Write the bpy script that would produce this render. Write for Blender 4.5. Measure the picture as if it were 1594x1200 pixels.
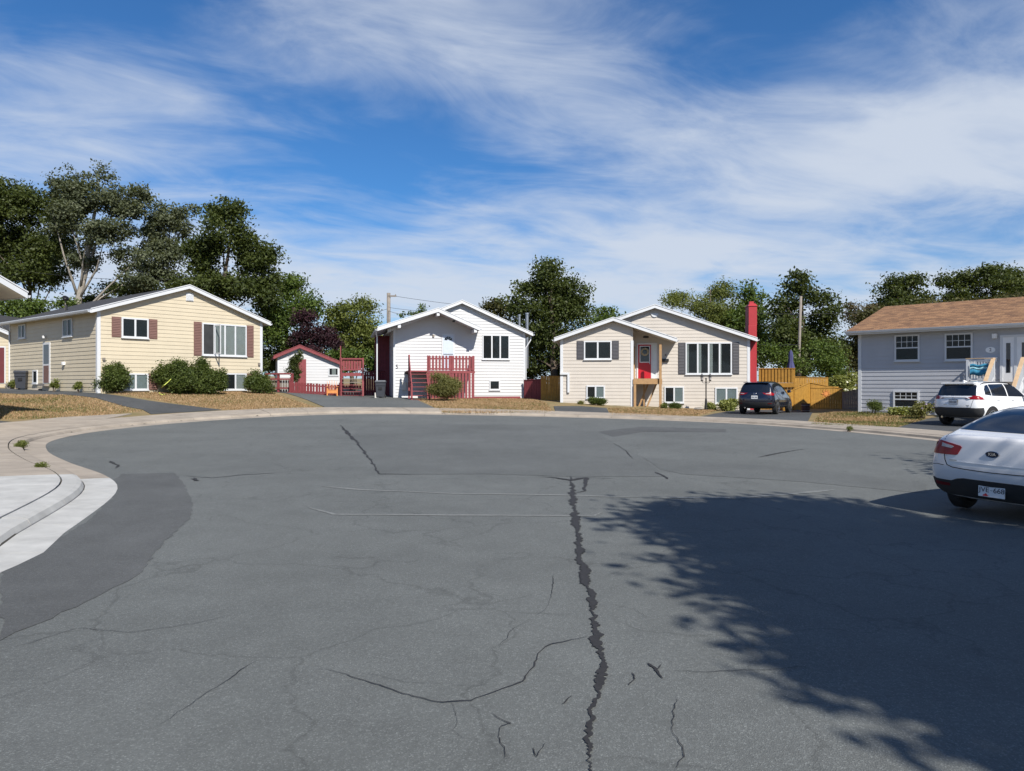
import bpy, bmesh, math, random
import numpy as np
from mathutils import Vector, Matrix
from mathutils.bvhtree import BVHTree

for o in list(bpy.data.objects):
    bpy.data.objects.remove(o)
sc = bpy.context.scene
COL = sc.collection
R = math.radians

# ------------------------------------------------------------------ camera
CAMZ, FPX, CX, CY = 1.65, 1150.0, 797.0, 600.0
cam = bpy.data.cameras.new("camera")
cam.sensor_width = 36.0
cam.lens = 36.0 * FPX / 1594.0
cam.clip_start, cam.clip_end = 0.1, 6000
camo = bpy.data.objects.new("camera", cam)
COL.objects.link(camo)
camo.location = (0, 0, CAMZ)
camo.rotation_euler = (R(90), 0, 0)
sc.camera = camo

# ------------------------------------------------------------------ sun and sky
SUN_AZ, SUN_EL = 27.0, 43.0          # degrees right of straight behind the camera, height
sdir = Vector((math.sin(R(SUN_AZ)) * math.cos(R(SUN_EL)), -math.cos(R(SUN_AZ)) * math.cos(R(SUN_EL)), math.sin(R(SUN_EL))))
sun = bpy.data.lights.new("sun", 'SUN')
sun.energy, sun.angle, sun.color = 5.0, R(0.53), (1.0, 0.94, 0.85)
suno = bpy.data.objects.new("sun", sun)
COL.objects.link(suno)
suno.rotation_euler = sdir.to_track_quat('Z', 'Y').to_euler()
suno.location = (20, -40, 40)

world = bpy.data.worlds.new("World")
sc.world = world
world.use_nodes = True
WT = world.node_tree
WT.nodes.clear()

def wn(t, **kw):
    n = WT.nodes.new(t)
    for k, v in kw.items():
        setattr(n, k, v)
    return n

def wmath(op, a, b=None, c=None, clamp=False):
    n = wn('ShaderNodeMath', operation=op, use_clamp=clamp)
    for i, v in enumerate((a, b, c)):
        if v is None:
            continue
        if isinstance(v, (int, float)):
            n.inputs[i].default_value = v
        else:
            WT.links.new(v, n.inputs[i])
    return n.outputs[0]

sky = wn('ShaderNodeTexSky', sky_type='NISHITA', sun_disc=False)
sky.sun_elevation = R(SUN_EL)
sky.sun_rotation = math.atan2(sdir.x, sdir.y)
sky.altitude = 50
sky.air_density, sky.dust_density, sky.ozone_density = 1.0, 0.3, 3.0
tc = wn('ShaderNodeTexCoord')
sep = wn('ShaderNodeSeparateXYZ')
WT.links.new(tc.outputs['Generated'], sep.inputs[0])
zc = wmath('MAXIMUM', sep.outputs[2], 0.0)
den = wmath('ADD', zc, 0.10)
px_ = wmath('DIVIDE', sep.outputs[0], den)
py_ = wmath('DIVIDE', sep.outputs[1], den)
comb = wn('ShaderNodeCombineXYZ')
WT.links.new(px_, comb.inputs[0])
WT.links.new(py_, comb.inputs[1])

def wnoise(rot, sx, sy, off, scale, detail=8, rough=0.6, dist=0.0):
    rm = wn('ShaderNodeVectorRotate', rotation_type='Z_AXIS')
    rm.inputs['Angle'].default_value = R(rot)
    WT.links.new(comb.outputs[0], rm.inputs['Vector'])
    mp = wn('ShaderNodeMapping')
    mp.inputs['Location'].default_value = off
    mp.inputs['Scale'].default_value = (sx, sy, 1)
    WT.links.new(rm.outputs[0], mp.inputs['Vector'])
    n = wn('ShaderNodeTexNoise')
    n.inputs['Scale'].default_value = scale
    n.inputs['Detail'].default_value = detail
    n.inputs['Roughness'].default_value = rough
    n.inputs['Distortion'].default_value = dist
    WT.links.new(mp.outputs[0], n.inputs['Vector'])
    return n.outputs['Fac']

def wsmooth(v, lo, hi):
    n = wn('ShaderNodeMapRange', interpolation_type='SMOOTHSTEP')
    n.inputs['From Min'].default_value = lo
    n.inputs['From Max'].default_value = hi
    WT.links.new(v, n.inputs['Value'])
    return n.outputs[0]

big = wnoise(-28, 0.7, 1.0, (2.3, 0.9, 0), 0.9, 5, 0.55, 0.3)      # where the sheets of cirrus lie
wisp = wnoise(-24, 0.75, 1.35, (5.1, 2.2, 0), 2.2, 10, 0.62, 0.7)       # fibres inside the sheets
puff = wnoise(0, 1.0, 1.0, (1.7, 4.4, 3), 5.0, 7, 0.6, 0.2)
low = wmath('SUBTRACT', 1.0, wsmooth(zc, 0.13, 0.33))                # the layer is seen edge-on towards the horizon
d1 = wmath('ADD', wmath('MULTIPLY', big, 0.95), wmath('MULTIPLY', wisp, 0.48))
d2 = wmath('ADD', d1, wmath('MULTIPLY', low, 0.26))
d3 = wmath('ADD', d2, wmath('MULTIPLY', puff, 0.08))

def cloud_mass(c, size, amp):
    v = wn('ShaderNodeVectorMath', operation='DISTANCE')
    WT.links.new(comb.outputs[0], v.inputs[0])
    v.inputs[1].default_value = (c[0], c[1], 0)
    q = wmath('DIVIDE', v.outputs['Value'], size)
    return wmath('MULTIPLY', wmath('POWER', 2.718, wmath('MULTIPLY', wmath('MULTIPLY', q, q), -1.0)), amp)

for c_, s_, a_ in (((-.31, 1.80), .42, .20), ((.25, 1.65), .30, .08), ((1.15, 2.15), .55, .22), ((1.75, 1.7), .6, .12), ((-1.35, 2.3), .45, .10), ((-.30, 2.35), .42, -.17), ((.50, 1.85), .22, -.12), ((-.85, 1.62), .25, -.08),
                   ((0.3, 3.1), .9, .07), ((-1.4, 3.2), .9, .06)):
    d3 = wmath('ADD', d3, cloud_mass(c_, s_, a_))
cov = wmath('MULTIPLY', wsmooth(d3, 0.66, 1.14), 0.92)
mixc = wn('ShaderNodeMixRGB')
WT.links.new(cov, mixc.inputs[0])
gain = wn('ShaderNodeMixRGB', blend_type='MULTIPLY')
gain.inputs[0].default_value = 1.0
gain.inputs[2].default_value = (0.50, 1.00, 1.46, 1)
WT.links.new(sky.outputs[0], gain.inputs[1])
WT.links.new(gain.outputs[0], mixc.inputs[1])
mixc.inputs[2].default_value = (7.8, 8.6, 9.9, 1)
bg = wn('ShaderNodeBackground')
bg.inputs[1].default_value = 0.060
WT.links.new(mixc.outputs[0], bg.inputs[0])
wo = wn('ShaderNodeOutputWorld')
WT.links.new(bg.outputs[0], wo.inputs[0])

vs = sc.view_settings
vs.view_transform = 'Standard'
vs.look = 'None'
vs.exposure = 0.45
vs.gamma = 1.0
vs.use_curve_mapping = False

# ------------------------------------------------------------------ materials
MATS = {}

def mat(name, c, rough=0.7, var=0.12, scale=3.0, bump=0.0, bscale=40.0, c2=None, spec=0.5, metal=0.0, coat=0.0, detail=6):
    """procedural material: base colour broken up by noise (real colour variation), optional bump"""
    if name in MATS:
        return MATS[name]
    m = bpy.data.materials.new(name)
    m.use_nodes = True
    nt = m.node_tree
    b = nt.nodes['Principled BSDF']
    b.inputs['Roughness'].default_value = rough
    b.inputs['Specular IOR Level'].default_value = spec
    b.inputs['Metallic'].default_value = metal
    b.inputs['Coat Weight'].default_value = coat
    b.inputs['Coat Roughness'].default_value = 0.04
    t = nt.nodes.new('ShaderNodeTexCoord')
    n = nt.nodes.new('ShaderNodeTexNoise')
    n.inputs['Scale'].default_value = scale
    n.inputs['Detail'].default_value = detail
    n.inputs['Roughness'].default_value = 0.62
    nt.links.new(t.outputs['Object'], n.inputs['Vector'])
    r = nt.nodes.new('ShaderNodeValToRGB')
    r.color_ramp.elements[0].position = 0.3
    r.color_ramp.elements[1].position = 0.7
    if c2 is None:
        lo = tuple(x * (1 - var) for x in c)
        hi = tuple(min(1, x * (1 + var)) for x in c)
    else:
        lo, hi = c, c2
    r.color_ramp.elements[0].color = (*lo, 1)
    r.color_ramp.elements[1].color = (*hi, 1)
    nt.links.new(n.outputs['Fac'], r.inputs[0])
    nt.links.new(r.outputs[0], b.inputs['Base Color'])
    if bump > 0:
        n2 = nt.nodes.new('ShaderNodeTexNoise')
        n2.inputs['Scale'].default_value = bscale
        n2.inputs['Detail'].default_value = 4
        nt.links.new(t.outputs['Object'], n2.inputs['Vector'])
        bp = nt.nodes.new('ShaderNodeBump')
        bp.inputs['Strength'].default_value = bump
        bp.inputs['Distance'].default_value = 0.02
        nt.links.new(n2.outputs['Fac'], bp.inputs['Height'])
        nt.links.new(bp.outputs[0], b.inputs['Normal'])
    MATS[name] = m
    return m

def asphalt(name, base, mott, speck, warm=1.0, cracks=0.0, sp_scale=70):
    m = bpy.data.materials.new(name)
    m.use_nodes = True
    nt = m.node_tree
    L = nt.links.new
    b = nt.nodes['Principled BSDF']
    b.inputs['Roughness'].default_value = 0.86
    b.inputs['Specular IOR Level'].default_value = 0.35
    t = nt.nodes.new('ShaderNodeTexCoord')

    def noise(s, d=6, r=0.6):
        n = nt.nodes.new('ShaderNodeTexNoise')
        n.inputs['Scale'].default_value = s
        n.inputs['Detail'].default_value = d
        n.inputs['Roughness'].default_value = r
        L(t.outputs['Object'], n.inputs['Vector'])
        return n.outputs['Fac']

    def mr(v, a, bb, c, d):
        n = nt.nodes.new('ShaderNodeMapRange')
        for i, x in zip((1, 2, 3, 4), (a, bb, c, d)):
            n.inputs[i].default_value = x
        L(v, n.inputs[0])
        return n.outputs[0]

    def mul(a, c):
        n = nt.nodes.new('ShaderNodeMath')
        n.operation = 'MULTIPLY'
        L(a, n.inputs[0])
        L(c, n.inputs[1])
        return n.outputs[0]
    v = nt.nodes.new('ShaderNodeTexVoronoi')                     # aggregate: stones of differing tone
    v.inputs['Scale'].default_value = sp_scale
    L(t.outputs['Object'], v.inputs['Vector'])
    sx = nt.nodes.new('ShaderNodeSeparateXYZ')
    L(v.outputs['Color'], sx.inputs[0])
    rp = nt.nodes.new('ShaderNodeValToRGB')
    e = rp.color_ramp.elements
    e[0].position, e[0].color = 0.0, (1 - speck * .45,) * 3 + (1,)
    e[1].position, e[1].color = 0.78, (1.0,) * 3 + (1,)
    x = e.new(0.90)
    x.color = (1 + speck * .5,) * 3 + (1,)
    x = e.new(1.0)
    x.color = (1 + speck * 1.6,) * 3 + (1,)
    L(sx.outputs[0], rp.inputs[0])
    sp = nt.nodes.new('ShaderNodeSeparateXYZ')
    L(rp.outputs[0], sp.inputs[0])
    f = mul(mul(mr(noise(0.32, 5), .3, .7, 1 - mott, 1 + mott), mr(noise(2.6, 8, .7), .3, .7, 1 - mott * .6, 1 + mott * .6)), sp.outputs[0])
    f = mul(f, mr(noise(28, 3), .3, .7, .9, 1.1))
    if cracks > 0:
        dn = nt.nodes.new('ShaderNodeTexNoise')
        dn.inputs['Scale'].default_value = 1.7
        dn.inputs['Detail'].default_value = 5
        L(t.outputs['Object'], dn.inputs['Vector'])
        mx = nt.nodes.new('ShaderNodeMixRGB')
        mx.blend_type = 'LINEAR_LIGHT'
        mx.inputs[0].default_value = 0.35
        L(t.outputs['Object'], mx.inputs[1])
        L(dn.outputs['Color'], mx.inputs[2])
        vc = nt.nodes.new('ShaderNodeTexVoronoi')
        vc.feature = 'DISTANCE_TO_EDGE'
        vc.inputs['Scale'].default_value = 0.55
        L(mx.outputs[0], vc.inputs['Vector'])
        line = mr(vc.outputs['Distance'], 0.0, 0.012, 1 - cracks, 1.0)
        gate = mr(noise(0.25, 3), .46, .56, 0.0, 1.0)
        g2 = nt.nodes.new('ShaderNodeMath')
        g2.operation = 'MAXIMUM'
        L(line, g2.inputs[0])
        L(gate, g2.inputs[1])
        f = mul(f, g2.outputs[0])
    c = nt.nodes.new('ShaderNodeVectorMath')
    c.operation = 'SCALE'
    c.inputs[0].default_value = base
    L(f, c.inputs['Scale'])
    L(c.outputs[0], b.inputs['Base Color'])
    bp = nt.nodes.new('ShaderNodeBump')
    bp.inputs['Strength'].default_value = 0.45
    bp.inputs['Distance'].default_value = 0.006
    L(v.outputs['Distance'], bp.inputs['Height'])
    L(bp.outputs[0], b.inputs['Normal'])
    MATS[name] = m
    return m

def leafmat(name, c, c2, trans=0.35):
    """leaf: colour varies leaf by leaf through the per-leaf attribute"""
    m = bpy.data.materials.new(name)
    m.use_nodes = True
    nt = m.node_tree
    nt.nodes.clear()
    L = nt.links.new
    a = nt.nodes.new('ShaderNodeAttribute')
    a.attribute_name = 'tone'
    r = nt.nodes.new('ShaderNodeValToRGB')
    r.color_ramp.elements[0].color = (*c, 1)
    r.color_ramp.elements[1].color = (*c2, 1)
    L(a.outputs['Fac'], r.inputs[0])
    d = nt.nodes.new('ShaderNodeBsdfPrincipled')
    d.inputs['Roughness'].default_value = 0.55
    d.inputs['Specular IOR Level'].default_value = 0.3
    t = nt.nodes.new('ShaderNodeBsdfTranslucent')
    L(r.outputs[0], d.inputs['Base Color'])
    g = nt.nodes.new('ShaderNodeMixRGB')
    g.blend_type = 'MULTIPLY'
    g.inputs[0].default_value = 1
    g.inputs[2].default_value = (1.3, 1.25, 0.5, 1)
    L(r.outputs[0], g.inputs[1])
    L(g.outputs[0], t.inputs[0])
    x = nt.nodes.new('ShaderNodeMixShader')
    x.inputs[0].default_value = trans
    L(d.outputs[0], x.inputs[1])
    L(t.outputs[0], x.inputs[2])
    o = nt.nodes.new('ShaderNodeOutputMaterial')
    L(x.outputs[0], o.inputs[0])
    MATS[name] = m
    return m

def glassmat(name, tint, see, rough=0.02):
    m = bpy.data.materials.new(name)
    m.use_nodes = True
    nt = m.node_tree
    nt.nodes.clear()
    L = nt.links.new
    tr = nt.nodes.new('ShaderNodeBsdfTransparent')
    tr.inputs[0].default_value = (*tint, 1)
    p = nt.nodes.new('ShaderNodeBsdfPrincipled')
    p.inputs['Base Color'].default_value = (0.012, 0.014, 0.016, 1)
    p.inputs['Roughness'].default_value = rough
    p.inputs['Specular IOR Level'].default_value = 0.6
    n = nt.nodes.new('ShaderNodeTexNoise')
    n.inputs['Scale'].default_value = 1.5
    bp = nt.nodes.new('ShaderNodeBump')
    bp.inputs['Strength'].default_value = 0.03
    L(n.outputs['Fac'], bp.inputs['Height'])
    L(bp.outputs[0], p.inputs['Normal'])
    x = nt.nodes.new('ShaderNodeMixShader')
    x.inputs[0].default_value = 1 - see
    L(tr.outputs[0], x.inputs[1])
    L(p.outputs[0], x.inputs[2])
    o = nt.nodes.new('ShaderNodeOutputMaterial')
    L(x.outputs[0], o.inputs[0])
    MATS[name] = m
    return m

M = MATS
asphalt('asphalt', (0.106, 0.114, 0.112), 0.13, 0.36, cracks=0.22, sp_scale=150)
asphalt('asphalt_dark', (0.076, 0.080, 0.081), 0.18, 0.3, sp_scale=150)
asphalt('asphalt_patch', (0.096, 0.103, 0.102), 0.14, 0.35, sp_scale=150)
asphalt('asphalt_drive', (0.062, 0.066, 0.069), 0.22, 0.35)
mat('tar', (0.018, 0.017, 0.017), 0.75, 0.3, 30)
mat('scuff', (0.150, 0.158, 0.155), 0.85, 0.25, 20)
mat('concrete_new', (0.385, 0.385, 0.37), 0.85, 0.16, 2.6, 0.25, 120)
mat('concrete_old', (0.29, 0.252, 0.207), 0.9, 0.20, 1.6, 0.35, 90)
mat('joint_dirt', (0.06, 0.055, 0.045), 0.95, 0.3, 10)
mat('white_trim', (0.57, 0.59, 0.615), 0.45, 0.04, 2)
mat('cream_siding', (0.53, 0.465, 0.345), 0.55, 0.05, 1.2)
mat('white_siding', (0.52, 0.527, 0.537), 0.5, 0.03, 1.2)
mat('pale_siding', (0.49, 0.45, 0.40), 0.55, 0.05, 1.2)
mat('grey_siding', (0.385, 0.40, 0.435), 0.55, 0.05, 1.2)
mat('soffit', (0.55, 0.53, 0.49), 0.6, 0.05, 3)
mat('shutter_brown', (0.16, 0.085, 0.070), 0.6, 0.08, 4)
mat('shutter_dark', (0.045, 0.045, 0.055), 0.6, 0.08, 4)
mat('shingle_dark', (0.035, 0.036, 0.040), 0.9, 0.35, 6, 0.4, 30)
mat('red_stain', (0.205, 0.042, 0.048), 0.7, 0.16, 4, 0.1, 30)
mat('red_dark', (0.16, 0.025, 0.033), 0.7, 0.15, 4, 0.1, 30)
mat('red_paint', (0.34, 0.016, 0.024), 0.55, 0.06, 3)
mat('door_red', (0.42, 0.012, 0.022), 0.35, 0.05, 3)
mat('door_maroon', (0.13, 0.03, 0.035), 0.5, 0.1, 3)
mat('honey_wood', (0.37, 0.195, 0.030), 0.7, 0.22, 5, 0.15, 25)
mat('new_wood', (0.34, 0.205, 0.095), 0.75, 0.16, 6, 0.15, 25)
mat('tan_wood', (0.50, 0.35, 0.21), 0.7, 0.12, 6)
mat('grey_wood', (0.21, 0.185, 0.16), 0.85, 0.2, 5, 0.2, 20)
mat('bark', (0.095, 0.075, 0.058), 0.95, 0.3, 5, 0.6, 18)
mat('bark_pale', (0.27, 0.245, 0.21), 0.9, 0.3, 4, 0.5, 14)
mat('bin_plastic', (0.038, 0.042, 0.052), 0.5, 0.1, 5)
mat('bin_lid', (0.11, 0.12, 0.135), 0.45, 0.1, 5)
mat('black', (0.012, 0.012, 0.013), 0.5, 0.2, 5)
mat('rubber', (0.016, 0.016, 0.017), 0.85, 0.2, 12)
mat('interior', (0.028, 0.03, 0.033), 0.9, 0.3, 1.5)
mat('door_pale', (0.50, 0.57, 0.66), 0.4, 0.04, 3)
mat('curtain', (0.72, 0.72, 0.70), 0.9, 0.1, 2)
mat('blind', (0.60, 0.66, 0.68), 0.8, 0.08, 2)
mat('metal', (0.45, 0.46, 0.47), 0.35, 0.1, 4, metal=0.9)
mat('chrome', (0.70, 0.70, 0.72), 0.15, 0.03, 4, metal=1.0)
mat('wire', (0.02, 0.02, 0.022), 0.6, 0.1, 4)
mat('orange_wood', (0.55, 0.21, 0.055), 0.6, 0.18, 6)
mat('barrel', (0.12, 0.05, 0.035), 0.7, 0.2, 5)
mat('hose', (0.55, 0.62, 0.12), 0.45, 0.08, 5)
mat('umbrella', (0.045, 0.05, 0.14), 0.8, 0.15, 5)
mat('towel', (0.035, 0.21, 0.34), 0.9, 0.15, 3)
mat('towel_light', (0.30, 0.55, 0.62), 0.9, 0.15, 3)
mat('stone', (0.22, 0.20, 0.175), 0.9, 0.25, 6, 0.4, 20)
mat('plate', (0.62, 0.64, 0.66), 0.4, 0.10, 9)
mat('ink', (0.012, 0.014, 0.03), 0.5, 0.1, 5)
mat('plate_red', (0.62, 0.03, 0.03), 0.5, 0.1, 5)
mat('paint_white', (0.74, 0.75, 0.76), 0.28, 0.02, 2, coat=1.0)
mat('paint_silver', (0.60, 0.61, 0.63), 0.25, 0.02, 2, coat=1.0)
mat('paint_navy', (0.006, 0.008, 0.019), 0.2, 0.05, 2, coat=1.0)
mat('lens_red', (0.24, 0.004, 0.009), 0.3, 0.1, 12, spec=0.3, coat=0.15)
mat('lens_dark', (0.10, 0.003, 0.006), 0.3, 0.1, 12, spec=0.3, coat=0.15)
mat('lens_clear', (0.36, 0.34, 0.34), 0.25, 0.25, 40, coat=0.3)
mat('cladding', (0.022, 0.023, 0.025), 0.6, 0.1, 6)
mat('car_glass', (0.008, 0.011, 0.018), 0.03, 0.1, 3, spec=0.7)
mat('flower_white', (0.70, 0.70, 0.56), 0.8, 0.1, 8)
mat('flower_lilac', (0.30, 0.24, 0.34), 0.8, 0.2, 8)
mat('wreath', (0.33, 0.29, 0.20), 0.9, 0.35, 40)
mat('lamp_white', (0.75, 0.76, 0.77), 0.35, 0.05, 5)
mat('grass_ground', (0.24, 0.165, 0.078), 0.95, 0.2, 0.8, 0.5, 30, c2=(0.145, 0.125, 0.05))
leafmat('leaf_maple', (0.024, 0.038, 0.009), (0.092, 0.116, 0.028))
leafmat('leaf_poplar', (0.048, 0.062, 0.032), (0.150, 0.170, 0.098))
leafmat('leaf_green', (0.040, 0.075, 0.014), (0.135, 0.185, 0.040))
leafmat('leaf_light', (0.070, 0.095, 0.018), (0.200, 0.225, 0.060))
leafmat('leaf_purple', (0.016, 0.007, 0.010), (0.055, 0.022, 0.028), 0.2)
leafmat('leaf_olive', (0.040, 0.045, 0.014), (0.115, 0.110, 0.040))
leafmat('leaf_scrub', (0.075, 0.060, 0.035), (0.150, 0.125, 0.065))
leafmat('leaf_shrub', (0.028, 0.052, 0.010), (0.130, 0.165, 0.040))
leafmat('leaf_shrub2', (0.065, 0.075, 0.016), (0.270, 0.260, 0.100))
leafmat('leaf_lime', (0.120, 0.150, 0.030), (0.330, 0.350, 0.120))
leafmat('blade_dry', (0.24, 0.150, 0.078), (0.50, 0.350, 0.205), 0.25)
leafmat('blade_green', (0.045, 0.070, 0.015), (0.20, 0.19, 0.06), 0.25)
glassmat('pane', (0.9, 0.94, 0.94), 0.72)

def shingles():
    m = mat('shingle_brown', (0.30, 0.17, 0.09), 0.95, 0.3, 5)
    nt = m.node_tree
    L = nt.links.new
    b = nt.nodes['Principled BSDF']
    t = nt.nodes.new('ShaderNodeTexCoord')
    br = nt.nodes.new('ShaderNodeTexBrick')
    br.inputs['Scale'].default_value = 1.0
    br.inputs['Brick Width'].default_value = 0.30
    br.inputs['Row Height'].default_value = 0.14
    br.inputs['Mortar Size'].default_value = 0.006
    br.inputs['Color1'].default_value = (0.36, 0.205, 0.105, 1)
    br.inputs['Color2'].default_value = (0.17, 0.092, 0.052, 1)
    br.inputs['Mortar'].default_value = (0.10, 0.06, 0.04, 1)
    mp = nt.nodes.new('ShaderNodeMapping')
    L(t.outputs['Object'], mp.inputs[0])
    L(mp.outputs[0], br.inputs['Vector'])
    L(br.outputs['Color'], b.inputs['Base Color'])
shingles()

# ------------------------------------------------------------------ mesh helpers
def link(name, me, parent=None, m=None):
    o = bpy.data.objects.new(name, me)
    COL.objects.link(o)
    if m is not None and me is not None:
        me.materials.append(M[m] if isinstance(m, str) else m)
    if parent is not None:
        o.parent = parent
    return o

def tag(o, label=None, cat=None, group=None, kind=None):
    for k, v in (('label', label), ('category', cat), ('group', group), ('kind', kind)):
        if v:
            o[k] = v
    return o

def thing(name, label, cat, loc=(0, 0, 0), rz=0.0, group=None):
    o = bpy.data.objects.new(name, None)
    o.empty_display_size = 0.3
    COL.objects.link(o)
    o.location = loc
    o.rotation_euler = (0, 0, rz)
    return tag(o, label, cat, group)

class MB:
    def __init__(s, xf=None):
        s.v, s.f, s.xf = [], [], xf

    def add(s, vs_, fs):
        k = len(s.v)
        s.v += [tuple(s.xf(*p)) if s.xf else tuple(p) for p in vs_]
        s.f += [tuple(i + k for i in f) for f in fs]
        return s

    def box(s, x0, x1, y0, y1, z0, z1):
        return s.hexa([(x0, y0, z0), (x1, y0, z0), (x1, y1, z0), (x0, y1, z0), (x0, y0, z1), (x1, y0, z1), (x1, y1, z1), (x0, y1, z1)])

    def hexa(s, p):
        return s.add(p, [(0, 3, 2, 1), (4, 5, 6, 7), (0, 1, 5, 4), (1, 2, 6, 5), (2, 3, 7, 6), (3, 0, 4, 7)])

    def prism(s, poly, axis, a, b):
        """polygon extruded along axis 0/1/2; the polygon gives the two other coordinates in order"""
        def mk(p, t):
            q = list(p)
            q.insert(axis, t)
            return q
        n = len(poly)
        return s.add([mk(p, a) for p in poly] + [mk(p, b) for p in poly],
                     [tuple(range(n - 1, -1, -1)), tuple(range(n, 2 * n))] + [(i, (i + 1) % n, n + (i + 1) % n, n + i) for i in range(n)])

    def bar(s, p, q, wx, wz, up=(0, 0, 1)):
        p, q, up = Vector(p), Vector(q), Vector(up)
        d = (q - p).normalized()
        x = d.cross(up)
        if x.length < 1e-4:
            x = d.cross(Vector((0, 1, 0)))
        x.normalize()
        y = x.cross(d)
        x, y = x * wx / 2, y * wz / 2
        return s.hexa([p - x - y, p + x - y, p + x + y, p - x + y, q - x - y, q + x - y, q + x + y, q - x + y])

    def tube(s, path, rad, n=8, cap=True):
        P = [Vector(p) for p in path]
        r = rad if isinstance(rad, (list, tuple)) else [rad] * len(P)
        vs_, fs = [], []
        pv = None
        for i, p in enumerate(P):
            d = (P[min(i + 1, len(P) - 1)] - P[max(i - 1, 0)]).normalized()
            if pv is None:
                pv = d.cross(Vector((0.31, 0.2, 1))) if abs(d.z) < .9 else d.cross(Vector((1, 0.1, 0)))
            pv = (pv - d * pv.dot(d)).normalized()
            w = d.cross(pv)
            for k in range(n):
                a = 2 * math.pi * k / n
                vs_.append(p + (pv * math.cos(a) + w * math.sin(a)) * r[i])
        for i in range(len(P) - 1):
            for k in range(n):
                fs.append((i * n + k, i * n + (k + 1) % n, (i + 1) * n + (k + 1) % n, (i + 1) * n + k))
        if cap:
            fs += [tuple(range(n - 1, -1, -1)), tuple(range((len(P) - 1) * n, len(P) * n))]
        return s.add(vs_, fs)

    def lathe(s, prof, n=20, c=(0, 0, 0), axis='z', arc=None):
        vs_, fs = [], []
        for r, h in prof:
            for k in range(n):
                a = 2 * math.pi * k / n
                x, y = r * math.cos(a), r * math.sin(a)
                q = (x, y, h) if axis == 'z' else ((h, x, y) if axis == 'x' else (x, h, y))
                vs_.append((q[0] + c[0], q[1] + c[1], q[2] + c[2]))
        for i in range(len(prof) - 1):
            for k in range(n):
                fs.append((i * n + k, i * n + (k + 1) % n, (i + 1) * n + (k + 1) % n, (i + 1) * n + k))
        fs += [tuple(range(n - 1, -1, -1)), tuple(range((len(prof) - 1) * n, len(prof) * n))]
        return s.add(vs_, fs)

    def mesh(s, name, smooth=False, bevel=0.0):
        me = bpy.data.meshes.new(name)
        me.from_pydata(s.v, [], s.f)
        bm = bmesh.new()
        bm.from_mesh(me)
        bmesh.ops.recalc_face_normals(bm, faces=bm.faces[:])
        if bevel > 0:
            es = [e for e in bm.edges if len(e.link_faces) == 2 and e.calc_face_angle(0) > 0.6]
            bmesh.ops.bevel(bm, geom=es, offset=bevel, segments=2, affect='EDGES', profile=0.5)
        bm.to_mesh(me)
        bm.free()
        if smooth:
            me.polygons.foreach_set('use_smooth', [True] * len(me.polygons))
        return me

    def build(s, name, m, parent=None, smooth=False, bevel=0.0):
        return link(name, s.mesh(name, smooth, bevel), parent, m)

def smooth_by_angle(me, ang=40):
    bm = bmesh.new()
    bm.from_mesh(me)
    for f in bm.faces:
        f.smooth = True
    for e in bm.edges:
        e.smooth = not (len(e.link_faces) == 2 and e.calc_face_angle(0) > R(ang))
    bm.to_mesh(me)
    bm.free()

# ------------------------------------------------------------------ lie of the land
GC = [(0, 0, 0), (0, 4, 0), (0, 9, 0), (4, 5, 0), (-4.5, 6.5, 0), (6.5, 9.5, -.08), (9, 8, -.06), (-6.1, 11.3, .03), (0, 15, .03),
      (-11.1, 18, .08), (0, 22, .08), (-13.5, 24, .15), (-13, 27.4, .22), (-10.5, 30.5, .33), (-6.9, 32.0, .38), (-2.9, 34, .30),
      (1.6, 34.4, .20), (5.9, 33.2, .12), (9.3, 30.2, .08), (11.3, 25.9, .04), (12.4, 22.2, .01), (12.5, 17, -.03), (10.5, 12, -.06),
      (0, -8, -.02), (8, -8, -.08), (-6, -8, .0), (-10, 8, .08), (-16, 16, .18),
      (-18, 26, .26), (-24, 36, 1.05), (-20.2, 36, 1.16), (-17, 40, 1.18), (-14.6, 43, 1.18), (-29.5, 43.7, 1.36), (-24, 51, 1.35), (-32, 47, 1.42),
      (-13.8, 50, 1.00), (-10, 45, .80), (-7.4, 46, .78), (.8, 47.9, .70), (-3, 42, .62), (-16, 32, .55),
      (3, 43.2, .56), (7.1, 43, .33), (14, 43.5, .10), (2, 38, .30), (12, 36.5, .07), (16.9, 41, .02), (19, 42, .05),
      (16.9, 36.6, .22), (22.8, 32.9, .16), (16.6, 28, .0), (14.5, 33, .06), (24, 24, .0), (20, 14, .0),
      (-60, 20, 1.4), (-60, 90, 3.2), (0, 75, 1.4), (0, 120, 2), (-25, 75, 1.9), (25, 60, .4), (60, 90, .6), (60, 20, .1), (60, -40, 0), (-60, -40, .3), (0, -40, -.1)]
_gp = np.array(GC, dtype=float)

def _tps(r2):
    return np.where(r2 > 1e-9, 0.5 * r2 * np.log(np.maximum(r2, 1e-9)), 0.0)

_n = len(_gp)
_A = np.zeros((_n + 3, _n + 3))
_d = ((_gp[:, None, :2] - _gp[None, :, :2]) ** 2).sum(-1)
_A[:_n, :_n] = _tps(_d) + np.eye(_n) * 0.8
_A[:_n, _n] = 1
_A[:_n, _n + 1:] = _gp[:, :2]
_A[_n, :_n] = 1
_A[_n + 1:, :_n] = _gp[:, :2].T
_w = np.linalg.solve(_A, np.concatenate([_gp[:, 2], np.zeros(3)]))

def Gv(x, y):
    x = np.asarray(x, float)
    y = np.asarray(y, float)
    xc, yc = np.clip(x, -65, 65), np.clip(y, -42, 118)
    r2 = (xc[..., None] - _gp[:, 0]) ** 2 + (yc[..., None] - _gp[:, 1]) ** 2
    return _tps(r2) @ _w[:_n] + _w[_n] + xc * _w[_n + 1] + yc * _w[_n + 2]

def G(x, y):
    return float(Gv(x, y))

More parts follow.
